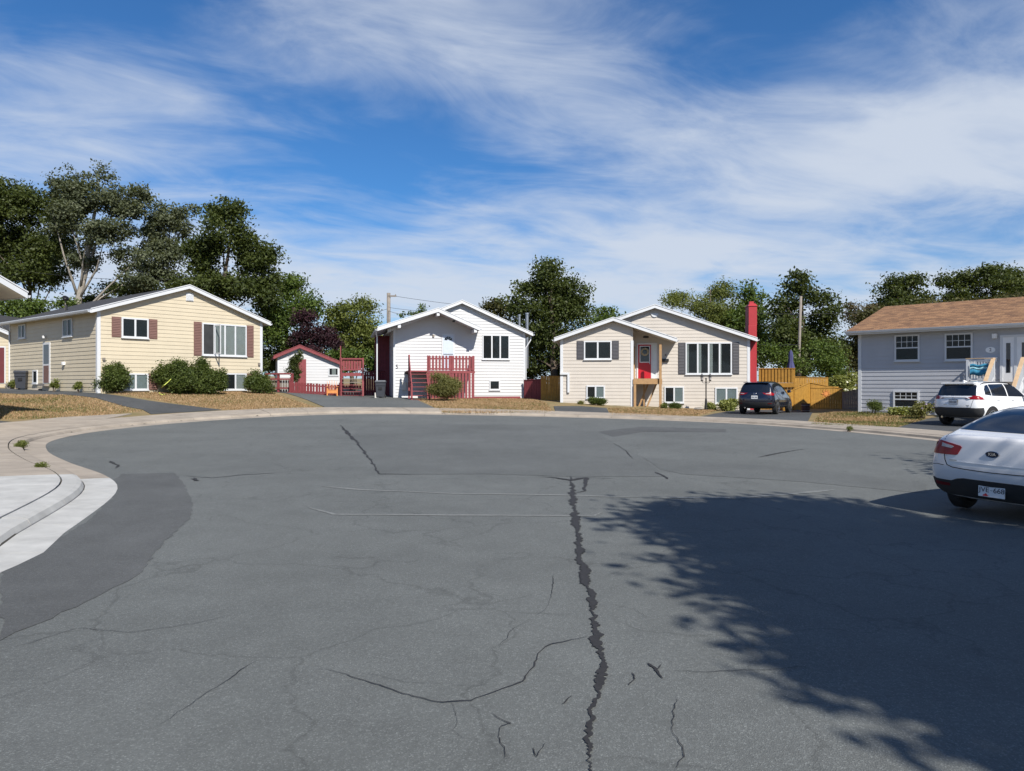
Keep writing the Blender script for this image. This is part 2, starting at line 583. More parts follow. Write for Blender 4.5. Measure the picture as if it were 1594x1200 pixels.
def gp(px, py, off=0.0):
    """where the line of sight through a point of the photograph meets the land"""
    a, b = (px - CX) / FPX, (CY - py) / FPX
    lo, hi = 1.5, 1.5
    while hi < 200 and CAMZ + b * hi > G(a * hi, hi) + off:
        lo = hi
        hi += 0.5
    for _ in range(30):
        mid = (lo + hi) / 2
        if CAMZ + b * mid > G(a * mid, mid) + off:
            lo = mid
        else:
            hi = mid
    return (a * lo, lo)

def wp(px, py, d):
    return Vector(((px - CX) / FPX * d, d, CAMZ + (CY - py) / FPX * d))

def grid_clip(poly, step):
    bm = bmesh.new()
    f = bm.faces.new([bm.verts.new((p[0], p[1], 0)) for p in poly])
    bmesh.ops.triangulate(bm, faces=[f])
    xs = [p[0] for p in poly]
    ys = [p[1] for p in poly]
    for ax, lo, hi in ((0, min(xs), max(xs)), (1, min(ys), max(ys))):
        k = math.floor(lo / step) + 1
        while k * step < hi:
            co = [0, 0, 0]
            co[ax] = k * step
            no = [0, 0, 0]
            no[ax] = 1
            bmesh.ops.bisect_plane(bm, geom=bm.verts[:] + bm.edges[:] + bm.faces[:], plane_co=co, plane_no=no, dist=1e-5)
            k += 1
    bmesh.ops.remove_doubles(bm, verts=bm.verts[:], dist=1e-4)
    return bm

def zone(name, poly, step, off, m, skirt=0.0, parent=None):
    """a sheet that follows the land inside an outline"""
    bm = grid_clip(poly, step)
    if skirt:
        be = [e for e in bm.edges if len(e.link_faces) == 1]
        r = bmesh.ops.extrude_edge_only(bm, edges=be)
        low = {v for v in r['geom'] if isinstance(v, bmesh.types.BMVert)}
    else:
        low = set()
    for v in bm.verts:
        v.co.z = G(v.co.x, v.co.y) + off - (skirt if v in low else 0)
    bmesh.ops.recalc_face_normals(bm, faces=bm.faces[:])
    up = sum(f.normal.z for f in bm.faces)
    if up < 0:
        bmesh.ops.reverse_faces(bm, faces=bm.faces[:])
    me = bpy.data.meshes.new(name)
    bm.to_mesh(me)
    bm.free()
    return link(name, me, parent, m)

def catmull(pts, n=10):
    out = []
    P = [np.array(p, float) for p in pts]
    P = [2 * P[0] - P[1]] + P + [2 * P[-1] - P[-2]]
    for i in range(1, len(P) - 2):
        for k in range(n):
            t = k / n
            out.append(0.5 * ((2 * P[i]) + (-P[i - 1] + P[i + 1]) * t + (2 * P[i - 1] - 5 * P[i] + 4 * P[i + 1] - P[i + 2]) * t * t
                              + (-P[i - 1] + 3 * P[i] - 3 * P[i + 1] + P[i + 2]) * t ** 3))
    out.append(P[-2])
    return out

def inside(poly, x, y):
    c = False
    n = len(poly)
    j = n - 1
    for i in range(n):
        xi, yi = poly[i]
        xj, yj = poly[j]
        if (yi > y) != (yj > y) and x < (xj - xi) * (y - yi) / (yj - yi) + xi:
            c = not c
        j = i
    return c

# ------------------------------------------------------------------ road, pavement, ground
EDGE = [(-4.6, -14), (-4.35, -6), (-4.3, 1), (-4.5, 6.5), (-4.97, 8.2), (-6.0, 11.2), (-7.2, 13.1), (-9.2, 15.3), (-11.2, 17.8), (-12.8, 20.6), (-13.5, 24), (-12.8, 27.5),
        (-10.5, 30.4), (-6.9, 32.4), (-2.9, 34), (1.6, 34.3), (5.9, 33.0), (9.3, 30.2), (11.4, 26.2), (12.5, 22.0), (12.6, 17.5), (11.4, 13.5), (9.8, 10.5), (8.6, 7.5), (8.0, 2), (7.8, -6), (7.8, -14)]
ec = catmull(EDGE, 12)
seg = [0.0]
for i in range(1, len(ec)):
    seg.append(seg[-1] + float(np.linalg.norm(ec[i] - ec[i - 1])))
ETOT = seg[-1]
_ex = np.array([p[0] for p in ec])
_ey = np.array([p[1] for p in ec])

def edge_at(s, off=0.0):
    x, y = np.interp(s, seg, _ex), np.interp(s, seg, _ey)
    a, b = max(0, s - .5), min(ETOT, s + .5)
    dx, dy = np.interp(b, seg, _ex) - np.interp(a, seg, _ex), np.interp(b, seg, _ey) - np.interp(a, seg, _ey)
    l = math.hypot(dx, dy)
    return (float(x - dy / l * off), float(y + dx / l * off))

_ss = np.linspace(0, ETOT, 1200)
_sx, _sy = np.interp(_ss, seg, _ex), np.interp(_ss, seg, _ey)

def keep_off(poly, lim):
    """outline pushed back so that it ends at the outer edge of the pavement"""
    out = []
    for i, p in enumerate(poly):
        q = poly[(i + 1) % len(poly)]
        n = max(1, int(math.hypot(q[0] - p[0], q[1] - p[1]) / .5))
        for k in range(n):
            x, y = p[0] + (q[0] - p[0]) * k / n, p[1] + (q[1] - p[1]) * k / n
            j = int(np.argmin((_sx - x) ** 2 + (_sy - y) ** 2))
            dist = math.hypot(_sx[j] - x, _sy[j] - y)
            e0 = edge_at(_ss[j], 1.0)
            outside = (x - _sx[j]) * (e0[0] - _sx[j]) + (y - _sy[j]) * (e0[1] - _sy[j]) > 0
            if not outside or dist < lim:
                x, y = edge_at(_ss[j], lim)
            if not out or math.hypot(out[-1][0] - x, out[-1][1] - y) > .04:
                out.append((x, y))
    return out

road_poly = [tuple(map(float, p)) for p in ec[::3]]
road = tag(zone('road', road_poly, 0.6, 0.0, 'asphalt'), kind='structure')

xs = np.unique(np.concatenate([-np.geomspace(46, 2500, 14), np.arange(-45, 45.1, 0.75), np.geomspace(46, 2500, 14)]))
ys = np.unique(np.concatenate([-np.geomspace(16, 2500, 14), np.arange(-15, 70, 0.75), np.geomspace(71, 4000, 16)]))
XX, YY = np.meshgrid(xs, ys)
ZZ = Gv(XX, YY) + 0.10
bury = [edge_at(s, 0.9) for s in np.linspace(0, ETOT, 150)]
nx, ny = len(xs), len(ys)
isin = np.zeros((ny, nx), bool)
for j in range(ny):
    for i in range(nx):
        if -16 < xs[i] < 16 and -16 < ys[j] < 38:
            isin[j, i] = inside(bury, xs[i], ys[j])
gv = np.stack([XX.ravel(), YY.ravel(), ZZ.ravel()], 1).tolist()
gf = []
for j in range(ny - 1):
    for i in range(nx - 1):
        if not (isin[j, i] and isin[j + 1, i] and isin[j, i + 1] and isin[j + 1, i + 1]):
            a = j * nx + i
            gf.append((a, a + 1, a + nx + 1, a + nx))
# the corners that lie inside the outline drop below the paving
for j in range(ny):
    for i in range(nx):
        if isin[j, i]:
            gv[j * nx + i][2] -= 0.35
me = bpy.data.meshes.new('ground')
me.from_pydata(gv, [], gf)
ground = tag(link('ground', me, None, 'grass_ground'), kind='structure')

# pavement: a bed with separate gutter, kerb and paving slabs laid along the edge of the road
def strip(s0, s1, prof, n=3):
    mb = MB()
    k = len(prof)
    vs_, fs = [], []
    for i in range(n + 1):
        s = s0 + (s1 - s0) * i / n
        for off, h in prof:
            x, y = edge_at(s, off)
            vs_.append((x, y, G(x, y) + h))
    for i in range(n):
        for j in range(k - 1):
            fs.append((i * k + j, i * k + j + 1, (i + 1) * k + j + 1, (i + 1) * k + j))
    fs += [tuple(range(k)), tuple(range(n * k, n * k + k))]
    return mb.add(vs_, fs)

PW = 2.25
pavement = strip(0, ETOT, [(0.02, -.12), (0.02, -.012), (.46, .0), (.50, .065), (PW - .02, .118), (PW - .02, -.2)], 160).build('pavement', 'joint_dirt')
tag(pavement, kind='structure')
s_new = seg[6 * 12 - 4]
s = 0.0
rng = random.Random(4)
while s < ETOT - 1.5:
    e = s + 1.52
    newc = s + .5 < s_new
    m_ = 'concrete_new' if newc else 'concrete_old'
    g = 0.006
    t = rng.uniform(-.004, .004)
    strip(s + g, e - g, [(0, -.10), (0, .006), (.45, .018), (.45, -.10)]).build('gutter_slab', m_, pavement)
    strip(s + g, e - g, [(.465, -.10), (.465, .02), (.50, .085 + t), (.56, .105 + t), (.76, .112 + t), (.76, -.1)]).build('kerb_stone', m_, pavement)
    strip(s + g, e - g, [(.785, -.10), (.785, .118 + t), (PW, .150 + t), (PW, -.25)]).build('paving_slab', m_, pavement)
    s = e
apron = zone('pavement_apron', keep_off([gp(*p, .12) for p in ((-90, 742), (-90, 668), (0, 659), (95, 650), (205, 644), (150, 655), (92, 675), (60, 695), (45, 720), (20, 742))], PW + .012), .8, .14, 'concrete_old', .3)
tag(apron, kind='structure')
# driveways
DRV = {'driveway': [(345, 637.5), (300, 632), (230, 623), (160, 612.5), (75, 607), (0, 604.5), (-60, 603), (-60, 612), (0, 612), (95, 614), (150, 619), (190, 631), (222, 637), (235, 644)],
       'driveway.001': [(500, 641), (505, 633), (478, 622), (440, 611), (415, 604.5), (470, 601), (535, 606), (590, 608), (612, 617), (640, 618), (655, 625), (690, 641)],
       'driveway.002': [(866, 643), (862, 632), (905, 632), (944, 635), (950, 645)],
       'driveway.003': [(1070, 652), (1110, 644), (1146, 638), (1240, 636), (1265, 642), (1255, 658), (1250, 663)],
       'driveway.004': [(1385, 668), (1420, 658), (1450, 650), (1600, 644), (1700, 660), (1700, 700), (1470, 690)],
       'driveway.005': [(-60, 672), (-60, 654), (0, 655), (28, 657), (0, 664)]}
for k, pl in DRV.items():
    tag(zone('driveway', keep_off([gp(*p, .125) for p in pl], PW + .01), 1.0, .125, 'asphalt_patch' if k.endswith('1') else 'asphalt_drive', .3), kind='structure')

# patches, seams and scuffs lying on the road are parts of it
def roadpatch(name, pts, m, off):
    rg = random.Random(len(pts))
    P = [gp(*p) for p in pts]
    out = []
    for i, p in enumerate(P):
        q = P[(i + 1) % len(P)]
        L_ = math.hypot(q[0] - p[0], q[1] - p[1])
        n = max(1, int(L_ / .12))
        for k in range(n):
            a = .025 * (1 if k else 0)
            out.append((p[0] + (q[0] - p[0]) * k / n + rg.uniform(-a, a), p[1] + (q[1] - p[1]) * k / n + rg.uniform(-a, a)))
    return zone(name, out, 1.0, off, m, 0, road)

roadpatch('asphalt_patch', [(0, 998), (0, 890), (60, 858), (140, 808), (178, 772), (176, 748), (190, 738), (272, 736), (285, 752), (300, 782), (296, 805), (255, 845), (215, 895), (120, 945), (50, 975)], 'asphalt_dark', .004)
roadpatch('asphalt_patch', [(592, 739), (570, 705), (548, 682), (560, 664), (700, 660), (850, 662), (930, 672), (955, 690), (1000, 712), (1035, 742), (890, 742), (760, 738)], 'asphalt_patch', .004)
roadpatch('asphalt_patch', [(1000, 712), (1150, 722), (1300, 735), (1440, 752), (1440, 768), (1250, 750), (1060, 738), (1030, 731)], 'asphalt_patch', .004)
roadpatch('asphalt_patch', [(930, 672), (1000, 664), (1130, 668), (1130, 673), (1000, 672), (955, 680)], 'asphalt_dark', .004)

def crack(pts, w0, w1, seed, m='tar', name='road_crack', rough=1.0, off=.007, stp=.035):
    rg = random.Random(seed)
    P = [np.array(gp(*p)) for p in pts]
    path = []
    for i in range(len(P) - 1):
        L_ = np.linalg.norm(P[i + 1] - P[i])
        n = max(2, int(L_ / stp))
        for k in range(n):
            path.append(P[i] + (P[i + 1] - P[i]) * k / n)
    path.append(P[-1])
    n = len(path)
    L_, Rr = [], []
    j1 = j2 = 0.0
    ww1 = ww2 = 1.0
    for i, p in enumerate(path):
        d = path[min(i + 1, n - 1)] - path[max(i - 1, 0)]
        d = d / (np.linalg.norm(d) + 1e-9)
        nrm = np.array([-d[1], d[0]])
        j1 = .8 * j1 + rg.uniform(-1, 1) * .009 * rough
        ww1 = min(1.9, max(.2, ww1 + rg.uniform(-.38, .38) * rough))
        ww2 = min(1.9, max(.2, ww2 + rg.uniform(-.38, .38) * rough))
        t = i / (n - 1)
        w = (w0 + (w1 - w0) * t) * (.6 if w0 < .02 and name == 'road_crack' else 1) * min(1, 6 * t + .15, 6 * (1 - t) + .15) / 2
        c = p + nrm * j1
        L_.append(c + nrm * w * ww1)
        Rr.append(c - nrm * w * ww2)
    vs_ = [(q[0], q[1], G(q[0], q[1]) + off) for q in L_ + Rr]
    mb = MB()
    mb.add(vs_, [(i, n + i, n + i + 1, i + 1) for i in range(n - 1)])
    return mb.build(name, m, road)

crack([(889, 742), (891, 770), (894, 800), (899, 840), (906, 880), (917, 920), (925, 955), (928, 990), (935, 1030), (940, 1050), (926, 1080), (921, 1110), (914, 1150), (918, 1180), (920, 1230)], .074, .044, 1, rough=1.3, stp=.014)
crack([(838, 742), (865, 744), (889, 748), (912, 744), (912, 765), (895, 768)], .06, .05, 3, stp=.05)
crack([(889, 744), (930, 744), (960, 746)], .04, .02, 4, stp=.05)
crack([(530, 662), (546, 680), (558, 692), (573, 710), (582, 725), (590, 738), (612, 738), (640, 739)], .09, .06, 5, rough=1.4, stp=.06)
crack([(475, 1043), (505, 1043), (530, 1050), (575, 1063), (620, 1078), (690, 1094), (735, 1093), (770, 1077), (812, 1062), (828, 1042), (838, 1018), (860, 1003), (915, 993)], .008, .016, 6)
crack([(767, 1111), (785, 1122), (800, 1128), (782, 1132), (775, 1148), (785, 1165), (783, 1182)], .014, .014, 7, rough=.7, stp=.02)
crack([(560, 1048), (640, 1062), (720, 1070), (775, 1067)], .006, .004, 8)
crack([(700, 1093), (712, 1120), (705, 1138), (720, 1150), (735, 1160)], .005, .006, 9, rough=.7, stp=.02)
crack([(862, 895), (857, 920), (850, 950), (820, 968), (790, 985), (775, 1010)], .010, .005, 10)
crack([(1008, 1033), (1022, 1042), (1034, 1058)], .020, .008, 11, rough=.6, stp=.02)
crack([(1022, 1044), (1028, 1035)], .014, .01, 12, rough=.6, stp=.02)
crack([(978, 1068), (986, 1058), (984, 1048)], .014, .014, 13, rough=.6, stp=.02)
crack([(1054, 1085), (1048, 1115), (1046, 1140), (1062, 1160), (1068, 1180), (1052, 1200)], .006, .014, 14, rough=.7, stp=.02)
crack([(876, 1098), (892, 1085)], .014, .012, 15, rough=.6, stp=.02)
crack([(830, 1165), (836, 1180), (850, 1158)], .010, .008, 16, rough=.6, stp=.02)
crack([(1180, 712), (1215, 705), (1260, 698)], .05, .03, 17, stp=.07)
crack([(1020, 735), (1040, 746)], .07, .05, 18, stp=.07)
crack([(955, 690), (975, 702), (985, 715)], .04, .03, 19, stp=.07)
crack([(170, 718), (185, 724), (180, 730)], .06, .04, 20, stp=.05)
crack([(285, 741), (330, 744), (380, 739), (440, 736)], .03, .02, 21, stp=.07)
crack([(295, 745), (308, 749), (302, 744)], .05, .04, 22, stp=.05)
crack([(1040, 1045), (1110, 1046), (1180, 1043), (1260, 1038)], .006, .012, 23)
crack([(0, 1015), (120, 980), (200, 985), (300, 972), (400, 950)], .006, .004, 24)
crack([(400, 1030), (340, 1070), (280, 1110), (230, 1140)], .006, .004, 25)
crack([(945, 940), (985, 950), (1010, 965)], .006, .004, 26)
crack([(480, 790), (520, 801), (700, 802), (880, 803), (925, 803), (938, 797)], .11, .09, 31, 'scuff', 'tyre_scuff', .35, .005, .08)
crack([(500, 757), (560, 762), (700, 768), (900, 771), (1010, 775)], .13, .09, 32, 'scuff', 'tyre_scuff', .35, .005, .08)
crack([(1010, 775), (1150, 775), (1300, 762)], .10, .12, 33, 'scuff', 'tyre_scuff', .35, .005, .08)

# ------------------------------------------------------------------ houses
class Frame:
    def __init__(s, root, loc, rz):
        s.root, s.loc, s.rz = root, Vector(loc), rz
        s.inv = (Matrix.Translation(s.loc) @ Matrix.Rotation(rz, 4, 'Z')).inverted()

    def ray(s, px, py):
        d = Vector(((px - CX) / FPX, 1, (CY - py) / FPX))
        return s.inv @ Vector((0, 0, CAMZ)), s.inv.to_3x3() @ d

    def front(s, px, py, v0=0.0):
        o, d = s.ray(px, py)
        p = o + d * ((v0 - o.y) / d.y)
        return p.x, p.z

    def side(s, px, py, u0=0.0):
        o, d = s.ray(px, py)
        p = o + d * ((u0 - o.x) / d.x)
        return p.y, p.z

    def frect(s, x0, y0, x1, y1, v0=0.0):
        ym, xm = (y0 + y1) / 2, (x0 + x1) / 2
        return s.front(x0, ym, v0)[0], s.front(x1, ym, v0)[0], s.front(xm, y1, v0)[1], s.front(xm, y0, v0)[1]

    def srect(s, x0, y0, x1, y1, u0=0.0):
        ym, xm = (y0 + y1) / 2, (x0 + x1) / 2
        a, b = s.side(x0, ym, u0)[0], s.side(x1, ym, u0)[0]
        return min(a, b), max(a, b), s.side(xm, y1, u0)[1], s.side(xm, y0, u0)[1]

def FX(v0):
    return lambda a, n, w: (a, v0 - n, w)

def LX(u0):
    return lambda a, n, w: (u0 - n, a, w)

def siding(wall, xf, w0, w1, lo, hi, m, course=0.2, lap=.023):
    w = w0
    while w < w1 - .03:
        wb = min(w + course, w1)
        L0, L1, R0, R1 = lo(w), lo(wb), hi(w), hi(wb)
        if R0 - L0 > .12:
            if R1 <= L1:
                R1 = L1 = (L1 + R1) / 2
            MB(xf).hexa([(L0, -.004, w), (R0, -.004, w), (R0, lap, w), (L0, lap, w), (L1, -.004, wb), (R1, -.004, wb), (R1, .006, wb), (L1, .006, wb)]).build('siding_board', m, wall)
        w = wb

def window(root, xf, rect, cols=2, fr=.075, curtain=None, grid=None, sill=True, hung=False, m='white_trim', open_sash=False):
    a0, a1, w0, w1 = rect
    f = MB(xf)
    f.box(a0, a1, 0, .075, w1 - fr, w1)
    f.box(a0, a1, 0, .078, w0, w0 + fr)
    f.box(a0, a0 + fr, 0, .072, w0 + fr, w1 - fr)
    f.box(a1 - fr, a1, 0, .072, w0 + fr, w1 - fr)
    cw = (a1 - a0 - 2 * fr) / cols
    mu = .045
    for k in range(1, cols):
        c = a0 + fr + cw * k
        f.box(c - mu, c + mu, 0, .069, w0 + fr, w1 - fr)
    if hung:
        wm = (w0 + w1) / 2
        f.box(a0 + fr, a1 - fr, 0, .066, wm - .03, wm + .03)
    if grid:
        gc, gr, g0, g1 = grid
        A0, A1 = a0 + fr, a1 - fr
        W0, W1 = w0 + fr + (w1 - w0 - 2 * fr) * g0, w0 + fr + (w1 - w0 - 2 * fr) * g1
        for k in range(1, gc):
            c = A0 + (A1 - A0) * k / gc
            f.box(c - .011, c + .011, .045, .062, W0, W1)
        for k in range(1, gr):
            c = W0 + (W1 - W0) * k / gr
            f.box(A0, A1, .046, .060, c - .011, c + .011)
    win = f.build('window', m, root)
    if sill:
        MB(xf).box(a0 - .03, a1 + .03, 0, .11, w0 - .045, w0 - .002).build('sill', m, win)
    MB(xf).box(a0 + .01, a1 - .01, -.01, .037, w0 + .01, w1 - .01).build('dark_room', 'interior', win)
    for k in range(cols):
        p0 = a0 + fr + cw * k + (mu if k else 0)
        p1 = a0 + fr + cw * (k + 1) - (mu if k < cols - 1 else 0)
        if curtain and curtain[k]:
            if curtain[k] == 'blind':
                c = MB(xf)
                n = max(3, int((w1 - w0 - 2 * fr) / .07))
                for q in range(n):
                    z0 = w0 + fr + (w1 - w0 - 2 * fr) * q / n
                    z1 = w0 + fr + (w1 - w0 - 2 * fr) * (q + 1) / n
                    c.add([(p0, .039, z0), (p1, .039, z0), (p1, .045, z1), (p0, .045, z1)], [(0, 1, 2, 3)])
                c.build('blind', 'blind', win)
            else:
                lo, hi = curtain[k]
                c = MB(xf)
                n = 18
                q0, q1 = p0 + (p1 - p0) * lo, p0 + (p1 - p0) * hi
                vs_ = []
                for q in range(n + 1):
                    a = q0 + (q1 - q0) * q / n
                    nn = .0435 + .005 * math.sin(q * 2.1)
                    vs_ += [(a, nn, w0 + fr), (a, nn, w1 - fr)]
                c.add(vs_, [(2 * q, 2 * q + 2, 2 * q + 3, 2 * q + 1) for q in range(n)])
                c.build('curtain', 'curtain', win, True)
        if open_sash and k == 0:
            continue
        MB(xf).box(p0, p1, .050, .056, w0 + fr, w1 - fr).build('pane', 'pane', win)
    return win

def shutter(root, xf, a0, a1, w0, w1, m):
    f = MB(xf)
    f.box(a0, a1, .0, .045, w0, w1)
    s = f.build('shutter', m, root)
    n = max(4, int((w1 - w0) / .09))
    L_ = MB(xf)
    for k in range(n):
        z = w0 + .05 + (w1 - w0 - .1) * k / n
        L_.hexa([(a0 + .04, .045, z), (a1 - .04, .045, z), (a1 - .04, .062, z + .012), (a0 + .04, .062, z + .012),
                 (a0 + .04, .045, z + .07), (a1 - .04, .045, z + .07), (a1 - .04, .048, z + .07), (a0 + .04, .048, z + .07)])
    L_.build('louvre', m, s)

def gable_roof(root, uL, wL, uA, wA, uR, wR, v0, v1, m, th=.12, trim='white_trim', rake=.2, back=True, sof='soffit', eaves=(True, True)):
    for a, b, sg in (((uL, wL), (uA, wA), 0), ((uA, wA), (uR, wR), 1)):
        sl = MB().prism([(a[0], a[1] + .03), (b[0], b[1] + .03), (b[0], b[1] + th + .03), (a[0], a[1] + th + .03)], 1, v0, v1).build('roof_slope', m, root)
        MB().prism([(a[0] + .01, a[1]), (b[0] - .01, b[1]), (b[0] - .01, b[1] + .026), (a[0] + .01, a[1] + .026)], 1, v0 + .005, v1 - .005).build('soffit', sof, sl)
        MB().prism([(a[0], a[1] - .04), (b[0], b[1] - .04), (b[0], b[1] + rake - .06), (a[0], a[1] + rake - .06)], 1, v0 - .035, v0 - .002).build('rake_board', trim, sl)
        MB().prism([(a[0] - .02 * (1 - sg), a[1] + rake - .055), (b[0] + .02 * sg, b[1] + rake - .055), (b[0] + .02 * sg, b[1] + rake - .012), (a[0] - .02 * (1 - sg), a[1] + rake - .012)], 1, v0 - .06, v0 - .002).build('drip_edge', trim, sl)
        u, w = (a if sg == 0 else b)
        if eaves[sg]:
            MB().box(u - .035 if sg == 0 else u + .002, u - .002 if sg == 0 else u + .035, v0 + .002, v1, w - .03, w + th + .035).build('fascia', trim, sl)
            gt = MB()
            sgn = -1 if sg == 0 else 1
            x0 = u + sgn * .037
            x1 = u + sgn * .15
            gt.prism([(x0, w + .0), (x1 - sgn * .03, w + .0), (x1, w + .09), (x1 - sgn * .012, w + .09), (x1 - sgn * .04, w + .015), (x0, w + .015)], 1, v0 + .02, v1)
            gt.build('gutter', trim, sl)

def bars(pts, w, d, name, m, parent):
    b = MB()
    for p, q in pts:
        b.bar(p, q, w, d)
    return b.build(name, m, parent)

def text(body, size, m, parent, name, xform, ext=.004):
    cu = bpy.data.curves.new('t', 'FONT')
    cu.body = body
    cu.size = size
    cu.align_x = 'CENTER'
    cu.align_y = 'CENTER'
    cu.extrude = ext
    to = bpy.data.objects.new('t', cu)
    COL.objects.link(to)
    dg = bpy.context.evaluated_depsgraph_get()
    me = bpy.data.meshes.new_from_object(to.evaluated_get(dg))
    bpy.data.objects.remove(to)
    me.transform(xform)
    me.materials.clear()
    return link(name, me, parent, m)

# upright lettering on a front wall: text x -> u, text y -> w, text z -> towards the viewer
def wall_text_xf(u, v, w):
    return Matrix(((1, 0, 0, u), (0, 0, -1, v), (0, 1, 0, w), (0, 0, 0, 1)))

def house1():
    loc, rz = (-20.2, 36.0, 1.27), R(51.3)
    h = thing('bungalow', 'cream sided bungalow with brown shutters and white trimmed gable', 'house', loc, rz)
    F = Frame(h, loc, rz)
    W_, D_ = 9.0, 12.0
    sl = .34
    ew = 4.05
    uA, wA = 4.5, ew + 4.5 * sl
    wall = MB().prism([(0, -.5), (W_, -.5), (W_, ew), (uA, wA), (0, ew)], 1, 0, D_).build('wall', 'cream_siding', h)
    siding(wall, FX(0), -.1, wA - .05, lambda w: max(.13, (w - ew) / sl), lambda w: min(W_ - .13, W_ - (w - ew) / sl), 'cream_siding')
    siding(wall, LX(0), -.1, ew, lambda w: .13, lambda w: D_ - .1, 'cream_siding')
    MB().box(-.03, .13, -.035, .13, -.35, ew + .03).build('corner_trim', 'white_trim', h)
    MB().box(W_ - .13, W_ + .03, -.035, .1, -.35, ew + .03).build('corner_trim', 'white_trim', h)
    MB().box(-.03, .05, D_ - .1, D_ + .03, -.35, ew).build('corner_trim', 'white_trim', h)
    MB().box(-.012, W_ + .012, -.012, D_ + .012, -.8, -.1).build('foundation', 'stone', h)
    gable_roof(h, -.40, ew - .40 * sl, uA, wA, W_ + .40, ew - .40 * sl, -.26, D_ + .26, 'shingle_dark')
    X = FX(0)
    r = F.frect(188.6, 495, 230.5, 526)
    window(h, X, r, 2)
    shutter(h, X, r[0] - .46, r[0] - .02, r[2], r[3], 'shutter_brown')
    shutter(h, X, r[1] + .02, r[1] + .46, r[2], r[3], 'shutter_brown')
    r = F.frect(314, 504.6, 383, 554)
    win = window(h, X, r, 4, curtain=[None, (0, 1), (0, 1), (0, 1)], open_sash=True)
    shutter(h, X, r[0] - .46, r[0] - .02, r[2] - .03, r[3] + .03, 'shutter_brown')
    shutter(h, X, r[1] + .02, r[1] + .46, r[2] - .03, r[3] + .03, 'shutter_brown')
    pw = (r[1] - r[0] - .15) / 4
    a = r[0] + .075 + pw
    s_ = MB(X)
    for n0, n1 in ((.08, .15), (.08 + pw - .07, .08 + pw)):
        s_.box(a - .02, a + .02, n0, n1, r[2] + .08, r[3] - .08)
    s_.box(a - .02, a + .02, .15, .08 + pw - .07, r[2] + .08, r[2] + .15)
    s_.box(a - .02, a + .02, .15, .08 + pw - .07, r[3] - .15, r[3] - .08)
    so = s_.build('open_sash', 'white_trim', win)
    for x0, x1 in ((190, 230.5), (348, 383)):
        r = F.frect(x0, 581, x1, 607)
        window(h, X, r, 2, curtain=['blind', 'blind'] if x0 < 300 else [None, (0, 1)])
        shutter(h, X, r[1] + .02, r[1] + .46, r[2], r[3], 'shutter_brown')
        shutter(h, X, r[0] - .46, r[0] - .02, r[2], r[3], 'shutter_brown')
    r = F.frect(289, 456.5, 300.5, 468.5)
    v = MB(X).box(r[0], r[1], 0, .06, r[2], r[3]).build('gable_vent', 'white_trim', h)
    for k in range(6):
        z = r[2] + .05 + (r[3] - r[2] - .1) * k / 6
        MB(X).hexa([(r[0] + .05, .06, z), (r[1] - .05, .06, z), (r[1] - .05, .085, z), (r[0] + .05, .085, z), (r[0] + .05, .06, z + .045), (r[1] - .05, .06, z + .045), (r[1] - .05, .065, z + .045), (r[0] + .05, .065, z + .045)]).build('slat', 'white_trim', v)
    for px, py in ((161, 559), (402.6, 567)):
        u, w = F.front(px, py)
        MB(X).box(u - .06, u + .06, 0, .10, w - .07, w + .07).build('wall_lamp', 'grey_wood', h, bevel=.01)
    S = LX(0)
    for q in ((99.5, 496, 114, 524), (30, 505, 41, 527)):
        window(h, S, F.srect(*q), 2, curtain=[(0, .5), (.3, 1)])
    window(h, S, F.srect(52.5, 576, 59.5, 597), 1)
    r = F.srect(68, 533, 79, 597)
    d = MB(S).box(r[0], r[1], 0, .05, r[2], r[3]).build('side_door', 'white_trim', h)
    wm = r[2] + (r[3] - r[2]) * .46
    MB(S).box(r[0] + .14, r[1] - .14, .05, .062, r[2] + .04, wm - .05).build('door_panel', 'shutter_brown', d)
    MB(S).box(r[0] + .14, r[1] - .14, .05, .060, wm + .05, r[3] - .12).build('pane', 'car_glass', d)
    MB(S).box(r[0] + .02, r[1] - .02, .05, .30, r[2] - .14, r[2] - .02).build('door_step', 'stone', d)
    a, w = F.side(72, 527)
    MB(S).lathe([(.03, 0), (.07, .02), (.09, .14), (.02, .16)], 10, (a, .12, w)).build('wall_lamp', 'lamp_white', h)
    a, w = F.side(101, 567)
    MB(S).box(a - .1, a + .1, 0, .14, w - .04, w + .12).build('dryer_hood', 'lamp_white', h, bevel=.015)
    b = MB()
    b.tube([(-.42, D_ - .1, ew - .2), (-.38, D_ - .1, ew - .28), (-.06, D_ - .1, ew - .5), (-.06, D_ - .1, -.1)], .045, 8)
    b.build('downspout', 'white_trim', h)
    zc = ew + 1.2 * sl
    b = MB().tube([(.9, 6.2, zc - .2), (.9, 6.2, zc + .35)], .06, 8)
    b.build('vent_pipe', 'black', h)
    b = MB().lathe([(.02, 0), (.15, .03), (.18, .06)], 14, (0, 0, 0))
    me = b.mesh('satellite_dish', True)
    me.transform(Matrix.Translation((1.1, 6.9, zc + .75)) @ Matrix.Rotation(R(60), 4, 'X'))
    dsh = link('satellite_dish', me, h, 'black')
    MB().tube([(1.1, 6.9, zc + .0), (1.1, 6.9, zc + .78)], .025, 6).build('dish_arm', 'grey_wood', dsh)
house1()

